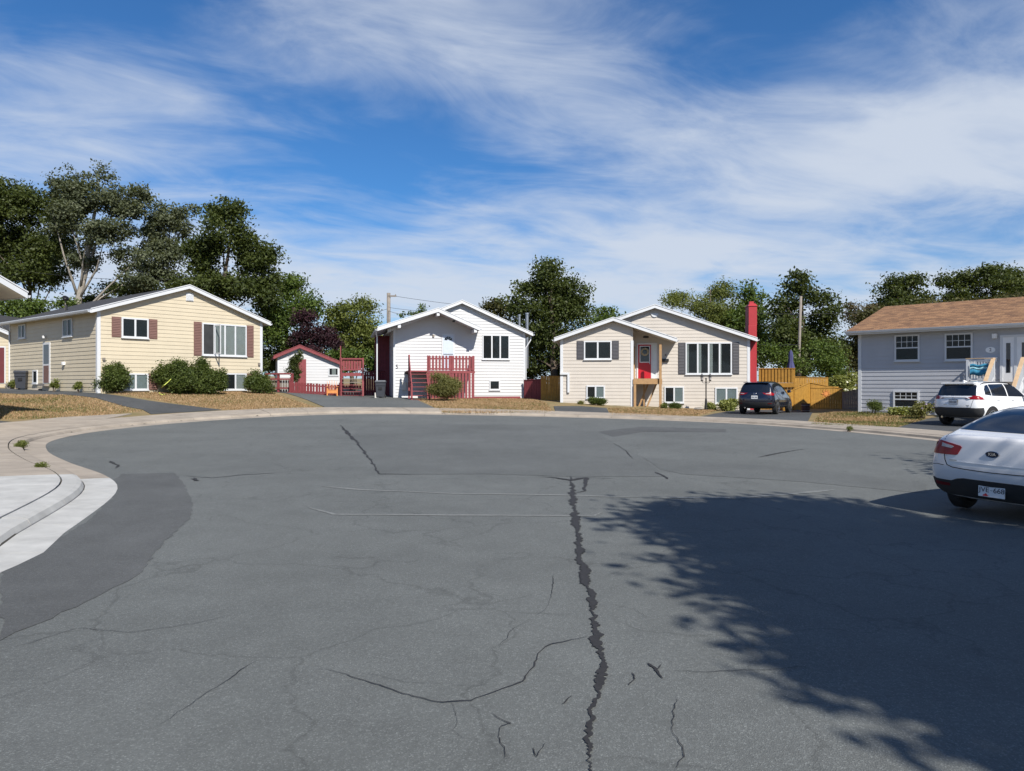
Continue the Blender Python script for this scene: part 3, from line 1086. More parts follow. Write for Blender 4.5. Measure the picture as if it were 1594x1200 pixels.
def pickets(parent, p, q, n, h0, h1, wid, m, pointed=True, name='picket', thick=.022, zfun=None):
    p, q = Vector(p), Vector(q)
    d = (q - p)
    for k in range(n):
        c = p + d * ((k + .5) / n)
        dn = d.normalized()
        nr = Vector((-dn.y, dn.x, 0))
        a, b = c - dn * wid / 2, c + dn * wid / 2
        z0, z1 = h0, h1
        vs_ = []
        for t in (-thick / 2, thick / 2):
            o = nr * t
            vs_ += [a + o + Vector((0, 0, z0)), b + o + Vector((0, 0, z0)), b + o + Vector((0, 0, z1 - (.05 if pointed else 0))), c + o + Vector((0, 0, z1 + (.0 if pointed else .0001))), a + o + Vector((0, 0, z1 - (.05 if pointed else 0)))]
        MB().add(vs_, [(0, 1, 2, 3, 4), (9, 8, 7, 6, 5), (0, 5, 6, 1), (1, 6, 7, 2), (2, 7, 8, 3), (3, 8, 9, 4), (4, 9, 5, 0)]).build(name, m, parent)

def house2():
    loc, rz = (-7.36, 46.0, .88), R(13)
    h = thing('bungalow', 'white sided bungalow with overlapping gables and red front deck, number 5', 'house', loc, rz)
    F = Frame(h, loc, rz)
    W_, D_ = 8.4, 11.0
    X = FX(0)
    lw, ls = 4.33, .40
    uA, wA = 4.25, 6.0
    sr = (wA - 4.2) / (W_ - uA)
    sL = (wA - lw) / uA
    wall = MB().prism([(0, -.5), (W_, -.5), (W_, 4.2), (uA, wA), (0, lw)], 1, 0, D_).build('wall', 'white_siding', h)
    siding(wall, X, -.05, wA - .05, lambda w: max(.1, (w - lw) / sL), lambda w: min(W_ - .1, uA + (wA - w) / sr), 'white_siding', .19, .034)
    siding(wall, LX(0), -.05, lw, lambda w: .1, lambda w: 4.0, 'white_siding', .19)
    MB().box(-.03, .1, -.034, .1, -.35, lw).build('corner_trim', 'white_trim', h)
    MB().box(W_ - .1, W_ + .03, -.034, .1, -.35, 4.2).build('corner_trim', 'white_trim', h)
    MB().box(-.01, W_ + .01, -.012, D_, -.8, -.05).build('foundation', 'stone', h)
    gable_roof(h, -.4, lw - .1 - .4 * sL, uA, wA, W_ + .45, 4.2 - .45 * sr, -.32, D_ + .3, 'shingle_dark', eaves=(False, True))
    # lower gable in front: shelters the deck, carried on three beams, runs back over the side entry
    gable_roof(h, -1.05, 4.10, 2.62, 5.33, 5.2, 4.22, -1.25, 6.0, 'shingle_dark', rake=.24, sof='white_siding')
    for u, w in ((.25, 4.52), (2.62, 5.3), (4.95, 4.31)):
        MB().box(u - .09, u + .09, -1.22, .0, w - .24, w - .01).build('roof_beam', 'white_trim', h)
    # recessed dark red wall left of the front room
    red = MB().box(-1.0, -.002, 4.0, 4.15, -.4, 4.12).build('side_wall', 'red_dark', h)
    for k in range(5):
        u = -1.0 + .199 * k
        MB().box(u + .008, u + .19, 3.975, 3.998, -.4, 4.10).build('board', 'red_dark', red)
    b = MB().tube([(-1.13, -1.0, 4.15), (-1.13, -.96, 4.0), (-1.06, -.5, 3.75), (-1.05, -.42, 3.6), (-1.05, -.42, -.1)], .045, 8)
    b.build('downspout', 'white_trim', h)
    MB().box(-1.2, -.92, -.6, -.3, -.25, .33).build('splash_block', 'soffit', h, bevel=.02)
    b = MB().tube([(W_ + .4, -.1, 3.95), (W_ + .36, -.1, 3.7), (W_ + .06, -.06, 3.2), (W_ + .06, -.06, -.2)], .04, 8)
    b.build('downspout', 'white_trim', h)
    window(h, X, F.frect(750.6, 521, 793, 559.5), 3)
    window(h, X, F.frect(761.5, 591.6, 778, 607), 1, curtain=None)
    # door
    r = F.frect(687.5, 519.5, 707.5, 577)
    d = MB(X).box(r[0], r[1], 0, .06, 1.7, r[3]).build('front_door', 'white_trim', h)
    MB(X).box(r[0] + .08, r[1] - .08, .06, .075, 1.75, r[3] - .1).build('door_leaf', 'door_pale', d)
    ua, wt = (r[0] + r[1]) / 2, r[3] - .42
    fan = MB(X)
    for k in range(4):
        a0, a1 = math.pi * (k + .08) / 4, math.pi * (k + .92) / 4
        fan.prism([(ua + .07 * math.cos(a0), wt + .07 * math.sin(a0)), (ua + .25 * math.cos(a0), wt + .25 * math.sin(a0)), (ua + .25 * math.cos((a0 + a1) / 2), wt + .25 * math.sin((a0 + a1) / 2)),
                   (ua + .25 * math.cos(a1), wt + .25 * math.sin(a1)), (ua + .07 * math.cos(a1), wt + .07 * math.sin(a1))], 1, .075, .083)
    fan.build('fan_light', 'car_glass', d)
    MB(X).box(r[0] + .1, r[1] - .1, .075, .09, 2.72, 2.78).build('cross_rail', 'metal', d)
    MB(X).box(r[1] - .17, r[1] - .12, .075, .13, 2.45, 2.6).build('handle', 'metal', d)
    # deck with pickets and steps
    u0, _ = F.front(666, 560, -1.6)
    u1, _ = F.front(738.5, 560, -1.6)
    us, _ = F.front(634, 560, -1.6)
    fl = 1.68
    MB().box(us + .05, u1, -1.55, -.03, fl - .09, fl).build('deck_floor', 'red_stain', h)
    for u in (u0, u1 - .05, (u0 + u1) / 2):
        MB().box(u - .045, u + .045, -1.6, -1.51, -.4, fl + .92).build('post', 'red_stain', h)
    MB().box(u0, u1, -1.61, -1.565, fl + .70, fl + .78).build('rail', 'red_stain', h)
    MB().box(u0, u1, -1.61, -1.565, fl + .06, fl + .15).build('rail', 'red_stain', h)
    MB().box(u0 - .05, u1 + .03, -1.62, -1.56, fl - .16, fl - .02).build('rim_board', 'red_stain', h)
    pickets(h, (u0, -1.63, 0), (u1, -1.63, 0), 14, fl + .01, fl + .93, .13, 'red_stain', True)
    pickets(h, (u0, -1.60, 0), (u1, -1.60, 0), 14, -.35, fl - .17, .145, 'red_stain', False, 'skirt_board')
    # side of the deck (right)
    pickets(h, (u1 + .02, -1.5, 0), (u1 + .02, -.1, 0), 7, fl + .01, fl + .93, .13, 'red_stain', True)
    # steps towards the street
    n = 7
    for k in range(n):
        v = -1.62 - .26 * k
        w = fl - .03 - (fl + .10) / n * (k + .7)
        MB().box(us + .16, u0 - .10, v - .28, v - .002, w - .04, w).build('stair_tread', 'red_stain', h)
    for u in (us + .11, u0 - .08):
        MB().bar((u, -1.6, fl - .25), (u, -3.3, -.05), .05, .28).build('stringer', 'red_stain', h)
    MB().bar((us + .11, -1.55, fl + .9), (us + .11, -3.25, .75), .05, .16).build('stair_rail', 'red_stain', h)
    for v, w0, w1 in ((-1.56, -.3, fl + .95), (-3.28, -.6, .86)):
        MB().box(us + .06, us + .16, v - .05, v + .05, w0, w1).build('post', 'red_stain', h)
    for k in range(7):
        v = -1.72 - .24 * k
        t = (-1.55 - v) / 1.7
        MB().box(us + .125, us + .145, v - .07, v + .07, fl - .28 - t * 1.55, fl + .9 - t * 1.72).build('picket', 'red_stain', h)
    MB().box(u1 + .05, W_ - .5, -.9, -.75, -.5, .08).build('bed_edging', 'red_stain', h)
    u, w = F.front(617.8, 571)
    text('5', .36, 'ink', h, 'house_number', wall_text_xf(u, -.034, w))
    u, w = F.front(629, 597)
    MB(X).box(u - .14, u + .14, 0, .14, w - .42, w + .12).build('meter_box', 'soffit', h, bevel=.01)
    u, w = F.front(633.5, 580)
    MB(X).box(u - .15, u + .15, 0, .15, w - .07, w + .07).build('mailbox', 'black', h, bevel=.02)
    u, w = F.front(674.5, 523)
    MB(X).box(u - .06, u + .06, 0, .10, w - .08, w + .08).build('wall_lamp', 'grey_wood', h, bevel=.01)
    MB().box(3.55, 3.7, -1.0, -.8, 4.72, 4.82).build('flood_lamp', 'black', h)
    a, w = F.side(606.5, 579.5)
    MB(LX(0)).box(a - .1, a + .1, 0, .16, w - .05, w + .1).build('dryer_hood', 'lamp_white', h, bevel=.015)
    for px, top, rr in ((808.5, 489.5, .09), (820.5, 487, .12)):
        u, w1 = F.front(px, top, 5.0)
        zr = max(3.4, 4.2 - (u - W_) * sr - .3) if u < W_ else 2.0
        b = MB().tube([(u, 5.0, zr), (u, 5.0, w1 - .12)], rr, 12)
        b.tube([(u, 5.0, w1 - .12), (u, 5.0, w1)], rr * 1.3, 12)
        b.build('flue_pipe', 'metal', h)
    b = MB().tube([(.7, 4.5, 4.3), (.7, 4.5, 5.25)], .06, 8)
    b.build('vent_pipe', 'black', h)
house2()

def house3():
    loc, rz = (2.99, 44.5, .30), R(-6)
    h = thing('bungalow', 'pale sided bungalow with red front door and tall red chimney', 'house', loc, rz)
    F = Frame(h, loc, rz)
    W_, D_, wu, wv = 11.0, 10.5, 4.17, -1.3
    sl = .343
    ew = 4.08
    uA, wA = 5.5, ew + 5.5 * sl
    X, XW = FX(0), FX(wv)
    wall = MB().prism([(0, -.6), (W_, -.6), (W_, ew), (uA, wA), (0, ew)], 1, 0, D_).build('wall', 'pale_siding', h)
    siding(wall, X, -.2, wA - .05, lambda w: max(wu + .003, (w - ew) / sl), lambda w: min(W_ - .13, W_ - (w - ew) / sl), 'pale_siding')
    lA, lwA = 3.03, 4.07 + 3.03 * .345
    lr = lambda u: lwA - (u - lA) * .345
    wing = MB().prism([(0, -.6), (wu, -.6), (wu, lr(wu)), (lA, lwA), (0, 4.07)], 1, wv, -.002).build('wing_wall', 'pale_siding', h)
    siding(wing, XW, -.2, lwA - .05, lambda w: max(.13, (w - 4.07) / .345), lambda w: min(wu - .13, lA + (lwA - w) / .345), 'pale_siding')
    for a0, a1, top in ((-.03, .13, 4.07), (wu - .13, wu + .03, 3.95)):
        MB(XW).box(a0, a1, -.1, .036, -.5, top).build('corner_trim', 'white_trim', h)
    MB(X).box(W_ - .13, W_ + .03, -.1, .036, -.5, ew).build('corner_trim', 'white_trim', h)
    gable_roof(h, -.36, ew - .36 * sl, uA, wA, W_ + .36, ew - .36 * sl, -.34, D_ + .3, 'shingle_dark', eaves=(False, True))
    gable_roof(h, -.36, 4.07 - .36 * .345, lA, lwA, 6.62, lr(6.62), wv - .36, .6, 'shingle_dark')
    r = F.frect(909, 530.5, 952, 559.5, wv)
    window(h, XW, r, 2)
    shutter(h, XW, r[0] - .42, r[0] - .03, r[2], r[3], 'shutter_dark')
    shutter(h, XW, r[1] + .03, r[1] + .42, r[2], r[3], 'shutter_dark')
    r = F.frect(1067, 533, 1139, 582.5)
    window(h, X, r, 4, curtain=[(0, .2), (0, .3), (.0, .35), (0, .12)])
    shutter(h, X, r[0] - .42, r[0] - .03, r[2], r[3], 'shutter_dark')
    shutter(h, X, r[1] + .03, r[1] + .42, r[2], r[3], 'shutter_dark')
    window(h, XW, F.frect(912.7, 600, 941.6, 620, wv), 2, curtain=[None, 'blind'])
    window(h, X, F.frect(1034, 601.5, 1064.5, 627), 2, curtain=[None, 'blind'])
    window(h, X, F.frect(1113, 603, 1148, 628), 2, curtain=['blind', 'blind'])
    # door with side light
    r = F.frect(991, 534, 1023, 589)
    fr = MB(X)
    fr.box(r[0], r[0] + .08, 0, .06, r[2], r[3])
    fr.box(r[0] + .08, r[1] - .08, 0, .061, r[3] - .09, r[3])
    fr.box(r[1] - .08, r[1], 0, .06, r[2], r[3])
    um = r[0] + (r[1] - r[0]) * .74
    fr.box(um - .05, um + .05, 0, .059, r[2], r[3] - .09)
    d = fr.build('front_door', 'white_trim', h)
    MB(X).box(r[0] + .08, um - .05, 0, .045, r[2], r[3] - .09).build('door_leaf', 'door_red', d)
    MB(X).box(um + .05, r[1] - .08, 0, .043, r[2], r[3] - .09).build('side_light', 'blind', d)
    a0, a1 = r[0] + .22, um - .16
    z0, z1 = r[2] + (r[3] - r[2]) * .47, r[3] - .22
    g = MB(X)
    g.box(a0 - .05, a0, .045, .06, z0 - .05, z1 + .05)
    g.box(a1, a1 + .05, .045, .06, z0 - .05, z1 + .05)
    g.box(a0, a1, .045, .06, z0 - .05, z0)
    g.box(a0, a1, .045, .06, z1, z1 + .05)
    g.build('light_frame', 'white_trim', d)
    MB(X).box(a0, a1, .045, .050, z0, z1).build('pane', 'car_glass', d)
    wr = MB(X)
    cx, cz = (a0 + a1) / 2, z1 - .30
    wr.tube([(cx + .19 * math.cos(t * math.pi / 10), .085, cz + .19 * math.sin(t * math.pi / 10)) for t in range(21)], .06, 7)
    wr.build('wreath', 'wreath', d, True)
    MB(X).box(um - .15, um - .11, .045, .10, r[2] + .85, r[2] + 1.0).build('handle', 'metal', d)
    # unfinished landing in new timber
    pu0, _ = F.front(986.5, 596, wv)
    pu1, _ = F.front(1029.5, 596, wv)
    fl = r[2] - .02
    MB().box(pu0 + .03, pu1, wv - .02, -.03, fl - .06, fl).build('landing_floor', 'new_wood', h)
    MB().box(pu0 - .04, pu1 + .04, wv - .10, wv - .025, fl - .32, fl - .03).build('landing_beam', 'new_wood', h)
    for u, top in ((pu0 + .06, fl - .33), (pu1 - .07, fl + 1.95)):
        MB().box(u - .07, u + .07, wv - .22 if top > fl else wv - .17, wv - .105 if top > fl else wv - .03, -.5, top).build('post', 'new_wood', h)
    MB().box(pu0 + .03, pu0 + .13, -.16, -.04, -.3, fl + 1.9).build('post', 'new_wood', h)
    MB().bar((pu0 + .3, -.6, 0.0), (pu0 + .95, -.6, fl - .1), .05, .1).build('brace', 'new_wood', h)
    MB().bar((pu0 + .75, -.9, 0.0), (pu0 + 1.4, -.9, fl - .1), .05, .1).build('brace', 'new_wood', h)
    MB().box(pu0 + .6, pu0 + .68, -.6, -.5, -.3, fl - .06).build('brace', 'new_wood', h)
    u, w = F.front(1035.5, 561.5)
    mbx = MB(X).box(u - .20, u + .20, 0, .16, w - .06, w + .12).build('mailbox', 'black', h, bevel=.02)
    u, w = F.front(1036, 552.5)
    MB(X).box(u - .04, u + .04, 0, .06, w - .06, w + .06).build('door_bell', 'grey_wood', h)
    u, w = F.front(1019, 490)
    MB(X).prism([(u + .22 * math.cos(R(a)), w + .08 + .22 * math.sin(R(a))) for a in range(180, 361, 20)], 1, 0, .07).build('gable_vent', 'white_trim', h)
    u, w = F.front(1005.5, 525.5, -.65)
    MB().lathe([(.02, 0), (.16, .02), (.17, .1), (.1, .14)], 14, (u, -.65, w - .03)).build('porch_lamp', 'black', h)
    # white pipe on the wing
    u0, w0 = F.front(872, 581.5, wv)
    u1, w1 = F.front(885, 611, wv)
    p = MB()
    p.box(u0, u1 + .06, wv - .13, wv - .03, w0 - .06, w0 + .06)
    p.box(u1 - .06, u1 + .06, wv - .128, wv - .032, w1, w0 - .06)
    p.build('drain_pipe', 'white_trim', h)
    # chimney on the right wall
    c0, c1 = W_ + .02, W_ + .50
    ch = MB().box(c0, c1, .35, 1.35, -.5, 4.9)
    ch.box(c0 + .02, c1 + .02, .38, 1.32, 4.9, 6.05)
    chim = ch.build('chimney', 'red_paint', h, bevel=.01)
    cp = MB().hexa([(c0 - .02, .34, 6.05), (c1 + .06, .34, 6.05), (c1 + .06, 1.36, 6.05), (c0 - .02, 1.36, 6.05),
                    (c0 + .1, .5, 6.22), (c1 - .06, .5, 6.22), (c1 - .06, 1.2, 6.22), (c0 + .1, 1.2, 6.22)])
    cp.box(c0 + .13, c1 - .09, .7, 1.0, 6.22, 6.36)
    cp.build('chimney_cap', 'red_paint', chim)
house3()

H4 = {}

def house4():
    loc, rz = (17.19, 36.6, .26), R(-45)
    h = thing('bungalow', 'grey sided bungalow with brown shingle roof at the right edge', 'house', loc, rz)
    F = Frame(h, loc, rz)
    H4['F'] = F
    W_, D_, ew = 13.0, 10.0, 3.98
    X = FX(0)
    wall = MB().box(0, W_, 0, D_, -.6, ew).build('wall', 'grey_siding', h)
    siding(wall, X, -.05, ew, lambda w: .12, lambda w: W_ - .1, 'grey_siding', .19)
    MB(X).box(-.03, .12, -.1, .036, -.3, ew).build('corner_trim', 'white_trim', h)
    MB().box(-.012, W_, -.014, D_, -.8, -.05).build('foundation', 'stone', h)
    sl = .30
    o = .50
    e0 = ew - .05
    ridge = e0 + (D_ / 2 + o) * sl
    for (v0, w0), (v1, w1) in (((-o, e0), (D_ / 2, ridge)), ((D_ / 2, ridge), (D_ + o, e0))):
        s_ = MB().prism([(v0, w0), (v1, w1), (v1, w1 + .13), (v0, w0 + .13)], 0, -.42, W_ + .4).build('roof_slope', 'shingle_brown', h)
        MB().prism([(v0, w0 - .03), (v1, w1 - .03), (v1, w1 + .12), (v0, w0 + .12)], 0, -.46, -.423).build('rake_board', 'white_trim', s_)
        if v0 < 0:
            # shingle butts: long courses that step up the slope
            n = 34
            for k in range(n):
                ta, tb = k / n, (k + 1) / n
                va, vb = v0 + (v1 - v0) * ta, v0 + (v1 - v0) * tb
                wa, wb = w0 + (w1 - w0) * ta + .131, w0 + (w1 - w0) * tb + .131
                MB().prism([(va, wa), (vb, wb), (vb, wb + .002), (va, wa + .016)], 0, -.44, W_ + .4).build('shingle_course', 'shingle_brown', s_)
    pd = MB().prism([(0, ew), (D_, ew), (D_ / 2, ridge - .06)], 0, .05, .2).build('gable_wall', 'grey_siding', h)
    MB().box(-.42, W_ + .4, -o - .03, -o - .002, e0 - .05, e0 + .13).build('fascia', 'white_trim', h)
    MB().prism([(-o - .032, e0 + .02), (-o - .13, e0 + .02), (-o - .16, e0 + .115), (-o - .145, e0 + .115), (-o - .12, e0 + .035), (-o - .032, e0 + .035)], 0, -.44, W_ + .4).build('gutter', 'white_trim', h)
    MB().box(-.4, W_ + .4, -o, -.001, e0 - .04, e0 - .005).build('soffit', 'white_trim', h)
    for q in ((1393, 521, 1432, 562), (1471, 518.6, 1514.6, 561)):
        r = F.frect(*q)
        window(h, X, r, 1, grid=(4, 2, .52, 1.0), hung=True, curtain=None)
    r = F.frect(1391, 608, 1431, 635)
    window(h, X, r, 1, grid=(4, 2, .5, 1.0), hung=True)
    # entrance: door with side lights
    r = F.frect(1557, 521, 1600, 600)
    a0 = r[0]
    wt = r[3]
    fl = 1.55
    fr = MB(X)
    fr.box(a0, a0 + 2.05, 0, .07, wt - .1, wt)
    for a in (a0, a0 + .52, a0 + 1.45, a0 + 1.95):
        fr.box(a, a + .1, 0, .068, fl, wt - .1)
    d = fr.build('front_door', 'white_trim', h)
    MB(X).box(a0 + .1, a0 + .52, 0, .05, fl, wt - .1).build('side_light', 'lamp_white', d)
    MB(X).box(a0 + .23, a0 + .39, .05, .058, fl + .4, wt - .35).build('pane', 'car_glass', d)
    MB(X).box(a0 + .62, a0 + 1.45, 0, .045, fl, wt - .1).build('door_leaf', 'lamp_white', d)
    MB(X).box(a0 + .80, a0 + 1.27, .045, .055, fl + 1.0, wt - .35).build('pane', 'car_glass', d)
    MB(X).box(a0 + 1.55, a0 + 1.95, 0, .05, fl, wt - .1).build('side_light', 'lamp_white', d)
    u, w = F.front(1542, 544.6)
    pl = MB(X).prism([(u + .19 * math.cos(k * math.pi / 10), w + .13 * math.sin(k * math.pi / 10)) for k in range(20)], 1, 0, .045).build('number_plaque', 'lamp_white', h)
    text('2', .2, 'ink', pl, 'numeral', wall_text_xf(u, -.05, w), .003)
    u, w = F.front(1543, 559.6)
    mb_ = MB(X).hexa([(u - .21, 0, w - .1), (u + .21, 0, w - .1), (u + .21, .1, w - .1), (u - .21, .1, w - .1), (u - .24, 0, w + .06), (u + .24, 0, w + .06), (u + .24, .15, w + .06), (u - .24, .15, w + .06)])
    mbx = mb_.build('mailbox', 'lamp_white', h)
    MB(X).box(u - .25, u + .25, 0, .16, w + .062, w + .09).build('lid', 'lamp_white', mbx)
    u, w = F.front(1549, 523)
    MB(X).box(u - .09, u + .09, 0, .18, w - .11, w + .10).build('wall_lamp', 'lamp_white', h, bevel=.02)
    # landing, rails and steps
    out = 1.45
    s0, _ = F.front(1506, 580, -out)
    s1, _ = F.front(1546, 580, -out)
    s2, _ = F.front(1592, 580, -out)
    s3 = s2 + .15
    MB().box(s0 - .03, s3, -out, -.03, fl - .12, fl).build('landing_floor', 'grey_wood', h)
    for u in (s0, s1, s2):
        for v in (-out + .03, -.1) if u == s0 else (-out + .03,):
            MB().box(u - .05, u + .05, v - .05, v + .05, -.4, fl + .98).build('post', 'white_trim', h)
    MB().box(s0 + .05, s1 - .05, -out + .0, -out + .06, fl + .88, fl + .94).build('rail', 'white_trim', h)
    MB().box(s0 + .05, s1 - .05, -out + .0, -out + .06, fl + .08, fl + .14).build('rail', 'white_trim', h)
    MB().box(s0 - .07, s1 + .0, -out - .03, -out + .09, fl + .985, fl + 1.02).build('rail_cap', 'tan_wood', h)
    n = 8
    for k in range(n):
        u = s0 + .05 + (s1 - s0 - .1) * (k + .5) / n
        MB().box(u - .022, u + .022, -out + .01, -out + .05, fl + .14, fl + .88).build('baluster', 'white_trim', h)
    for k in range(9):
        v = -.2 - (out - .3) * k / 9
        MB().box(s0 - .02, s0 + .02, v - .02, v + .02, fl, fl + .9).build('baluster', 'white_trim', h)
    MB().box(s0 - .03, s0 + .03, -out + .08, -.15, fl + .9, fl + .95).build('rail', 'white_trim', h)
    nst = 8
    run, rise = .27, (fl - .02) / 8
    for k in range(nst):
        MB().box(s1 + .06, s2 - .06, -out - run * (k + 1), -out - run * k - .003, fl - rise * (k + 1) - .04, fl - rise * (k + 1)).build('stair_tread', 'grey_wood', h)
    for u in (s1, s2):
        ve, we = -out - run * nst, .0
        MB().bar((u, -out, fl - .12), (u, ve, we + .0), .045, .26).build('stringer', 'white_trim', h)
        MB().bar((u, -out + .06, fl + 1.0), (u, ve, we + .98), .14, .05).build('hand_rail', 'tan_wood', h)
        MB().bar((u, -out + .0, fl + .88), (u, ve, we + .88), .05, .07).build('rail', 'white_trim', h)
        MB().bar((u, -out + .0, fl + .16), (u, ve, we + .16), .05, .07).build('rail', 'white_trim', h)
        MB().box(u - .05, u + .05, ve - .05, ve + .05, -.4, we + 1.0).build('post', 'white_trim', h)
        for k in range(15):
            t = (k + .6) / 15
            v = -out + (ve + out) * t
            w = fl + (we - fl) * t
            MB().box(u - .022, u + .022, v - .022, v + .022, w + .17, w + .88).build('baluster', 'white_trim', h)
    # beach towel over the rail
    tw = thing('beach_towel', 'blue beach towel hung over the white deck railing of the grey house', 'towel', F.root.matrix_world @ Vector((0, 0, 0)), 0)
    Mw = Matrix.Translation(Vector(loc)) @ Matrix.Rotation(rz, 4, 'Z')
    ta, tb = s0 + .1, s0 + .86
    for nm, za, zb, m_, vv in (('cloth', fl + .28, fl + .52, 'towel', .035), ('light_stripe', fl + .52, fl + .62, 'towel_light', .034), ('upper_cloth', fl + .62, fl + .75, 'towel', .035)):
        b = MB()
        vs_ = []
        for k in range(13):
            u = ta + (tb - ta) * k / 12
            dz = .03 * math.sin(k * .9)
            for t in (0, .012):
                vs_ += [(u, -out - vv - t + .012 * math.sin(k * 1.7), za + dz), (u, -out - vv - t + .012 * math.sin(k * 1.7), zb + dz)]
        fs = []
        for k in range(12):
            q = k * 4
            fs += [(q, q + 4, q + 5, q + 1), (q + 2, q + 3, q + 7, q + 6), (q + 1, q + 5, q + 7, q + 3), (q, q + 2, q + 6, q + 4)]
        b.add(vs_, fs)
        me = b.mesh(nm, True)
        me.transform(Mw)
        me.transform(Matrix.Translation(-Vector(loc)))
        o_ = link(nm, me, tw, m_)
    tw.location = loc
house4()

def house0():
    # neighbour at the left edge: only the corner of its gable reaches into the picture
    rz = R(65)
    U, V = Vector((math.cos(rz), math.sin(rz), 0)), Vector((-math.sin(rz), math.cos(rz), 0))
    c = wp(42, 462, 26.0)
    o = c - U * .9 + V * .5
    zb = G(o.x, o.y) + .1
    h = thing('neighbour_house', 'white gable corner with soffit poking in at the left edge', 'house', (o.x, o.y, zb), rz)
    sl = .48
    wE = c.z - zb - .02
    ew = wE + .9 * sl
    wall = MB().prism([(-8, -.5), (0, -.5), (0, ew), (-4, ew + 4 * sl), (-8, ew)], 1, 0, 9).build('wall', 'cream_siding', h)
    siding(wall, FX(0), 0, ew + 4 * sl - .05, lambda w: max(-7.9, -8 + (w - ew) / sl), lambda w: min(-.1, -(w - ew) / sl), 'cream_siding')
    MB().box(-.1, .03, -.035, .1, -.4, ew).build('corner_trim', 'white_trim', h)
    gable_roof(h, -8.9, wE, -4, wE + 4.9 * sl, .9, wE, -.5, 9.4, 'shingle_dark', rake=.22)
house0()

def garage():
    loc, rz = (-40.5, 47.2, G(-33, 47) + .1), 0
    h = thing('garage', 'small cream outbuilding with maroon door behind the shuttered bungalow', 'garage', loc, rz)
    F = Frame(h, loc, rz)
    W_, ew = 10.0, 2.75
    wall = MB().prism([(0, -.4), (W_, -.4), (W_, ew), (W_ / 2, ew + 2.1), (0, ew)], 1, 0, 6.5).build('wall', 'cream_siding', h)
    siding(wall, FX(0), -.1, ew + 2.0, lambda w: max(.1, (w - ew) / .42), lambda w: min(W_ - .1, W_ - (w - ew) / .42), 'cream_siding')
    gable_roof(h, -.3, ew - .12, W_ / 2, ew + 2.1, W_ + .3, ew - .12, -.3, 6.8, 'shingle_dark')
    u0, w1 = F.front(-9, 541)
    u1, w0 = F.front(7.5, 596)
    X = FX(0)
    d = MB(X).box(u0 - .08, u1 + .08, 0, .05, w0 - .04, w1 + .08).build('door_frame', 'white_trim', h)
    MB(X).box(u0, u1, .05, .07, w0, w1).build('door_leaf', 'door_maroon', d)
garage()

def shed():
    dd = 52.0
    a = wp(433, 600, dd)
    loc, rz = (a.x, a.y, G(a.x, a.y) + .1), R(20)
    h = thing('garden_shed', 'white garden shed with dark red trim and red door', 'shed', loc, rz)
    F = Frame(h, loc, rz)
    X = FX(0)
    uW, _ = F.front(529, 580)
    uA, wA = F.front(466, 541)
    _, wl = F.front(434, 555)
    _, wr = F.front(529, 567)
    wall = MB().prism([(0, -.3), (uW, -.3), (uW, wr), (uA, wA), (0, wl)], 1, 0, 4.5).build('wall', 'white_siding', h)
    siding(wall, X, 0, wA - .05, lambda w: max(.06, (w - wl) * uA / (wA - wl)), lambda w: min(uW - .06, uA + (wA - w) * (uW - uA) / (wA - wr)), 'white_siding')
    siding(wall, LX(0), 0, wl, lambda w: .06, lambda w: 4.45, 'white_siding')
    sL, sR = (wA - wl) / uA, (wA - wr) / (uW - uA)
    gable_roof(h, -.3, wl - .3 * sL, uA, wA, uW + .25, wr - .25 * sR, -.25, 4.7, 'shingle_dark', trim='red_stain', rake=.22, eaves=(False, False))
    MB().box(-.34, -.302, -.24, 4.7, wl - .3 * sL - .02, wl - .3 * sL + .15).build('fascia', 'red_stain', h)
    r = F.frect(459, 559, 476.5, 592)
    d = MB(X).box(r[0], r[1], 0, .06, .02, r[3]).build('door', 'red_stain', h)
    for k in range(5):
        u = r[0] + (r[1] - r[0]) * k / 5
        MB(X).box(u + .012, u + (r[1] - r[0]) / 5 - .012, .06, .075, .04, r[3] - .03).build('board', 'red_stain', d)
    r = F.frect(511, 572, 527, 585)
    window(h, X, r, 1, curtain=[(.3, .8)], sill=False)
    MB(X).box(-.04, .06, -.1, .032, 0, wl).build('corner_trim', 'white_trim', h)
shed()

# ------------------------------------------------------------------ fences and timber by the houses
def gz(p):
    return Vector((p[0], p[1], G(p[0], p[1]) + .1))

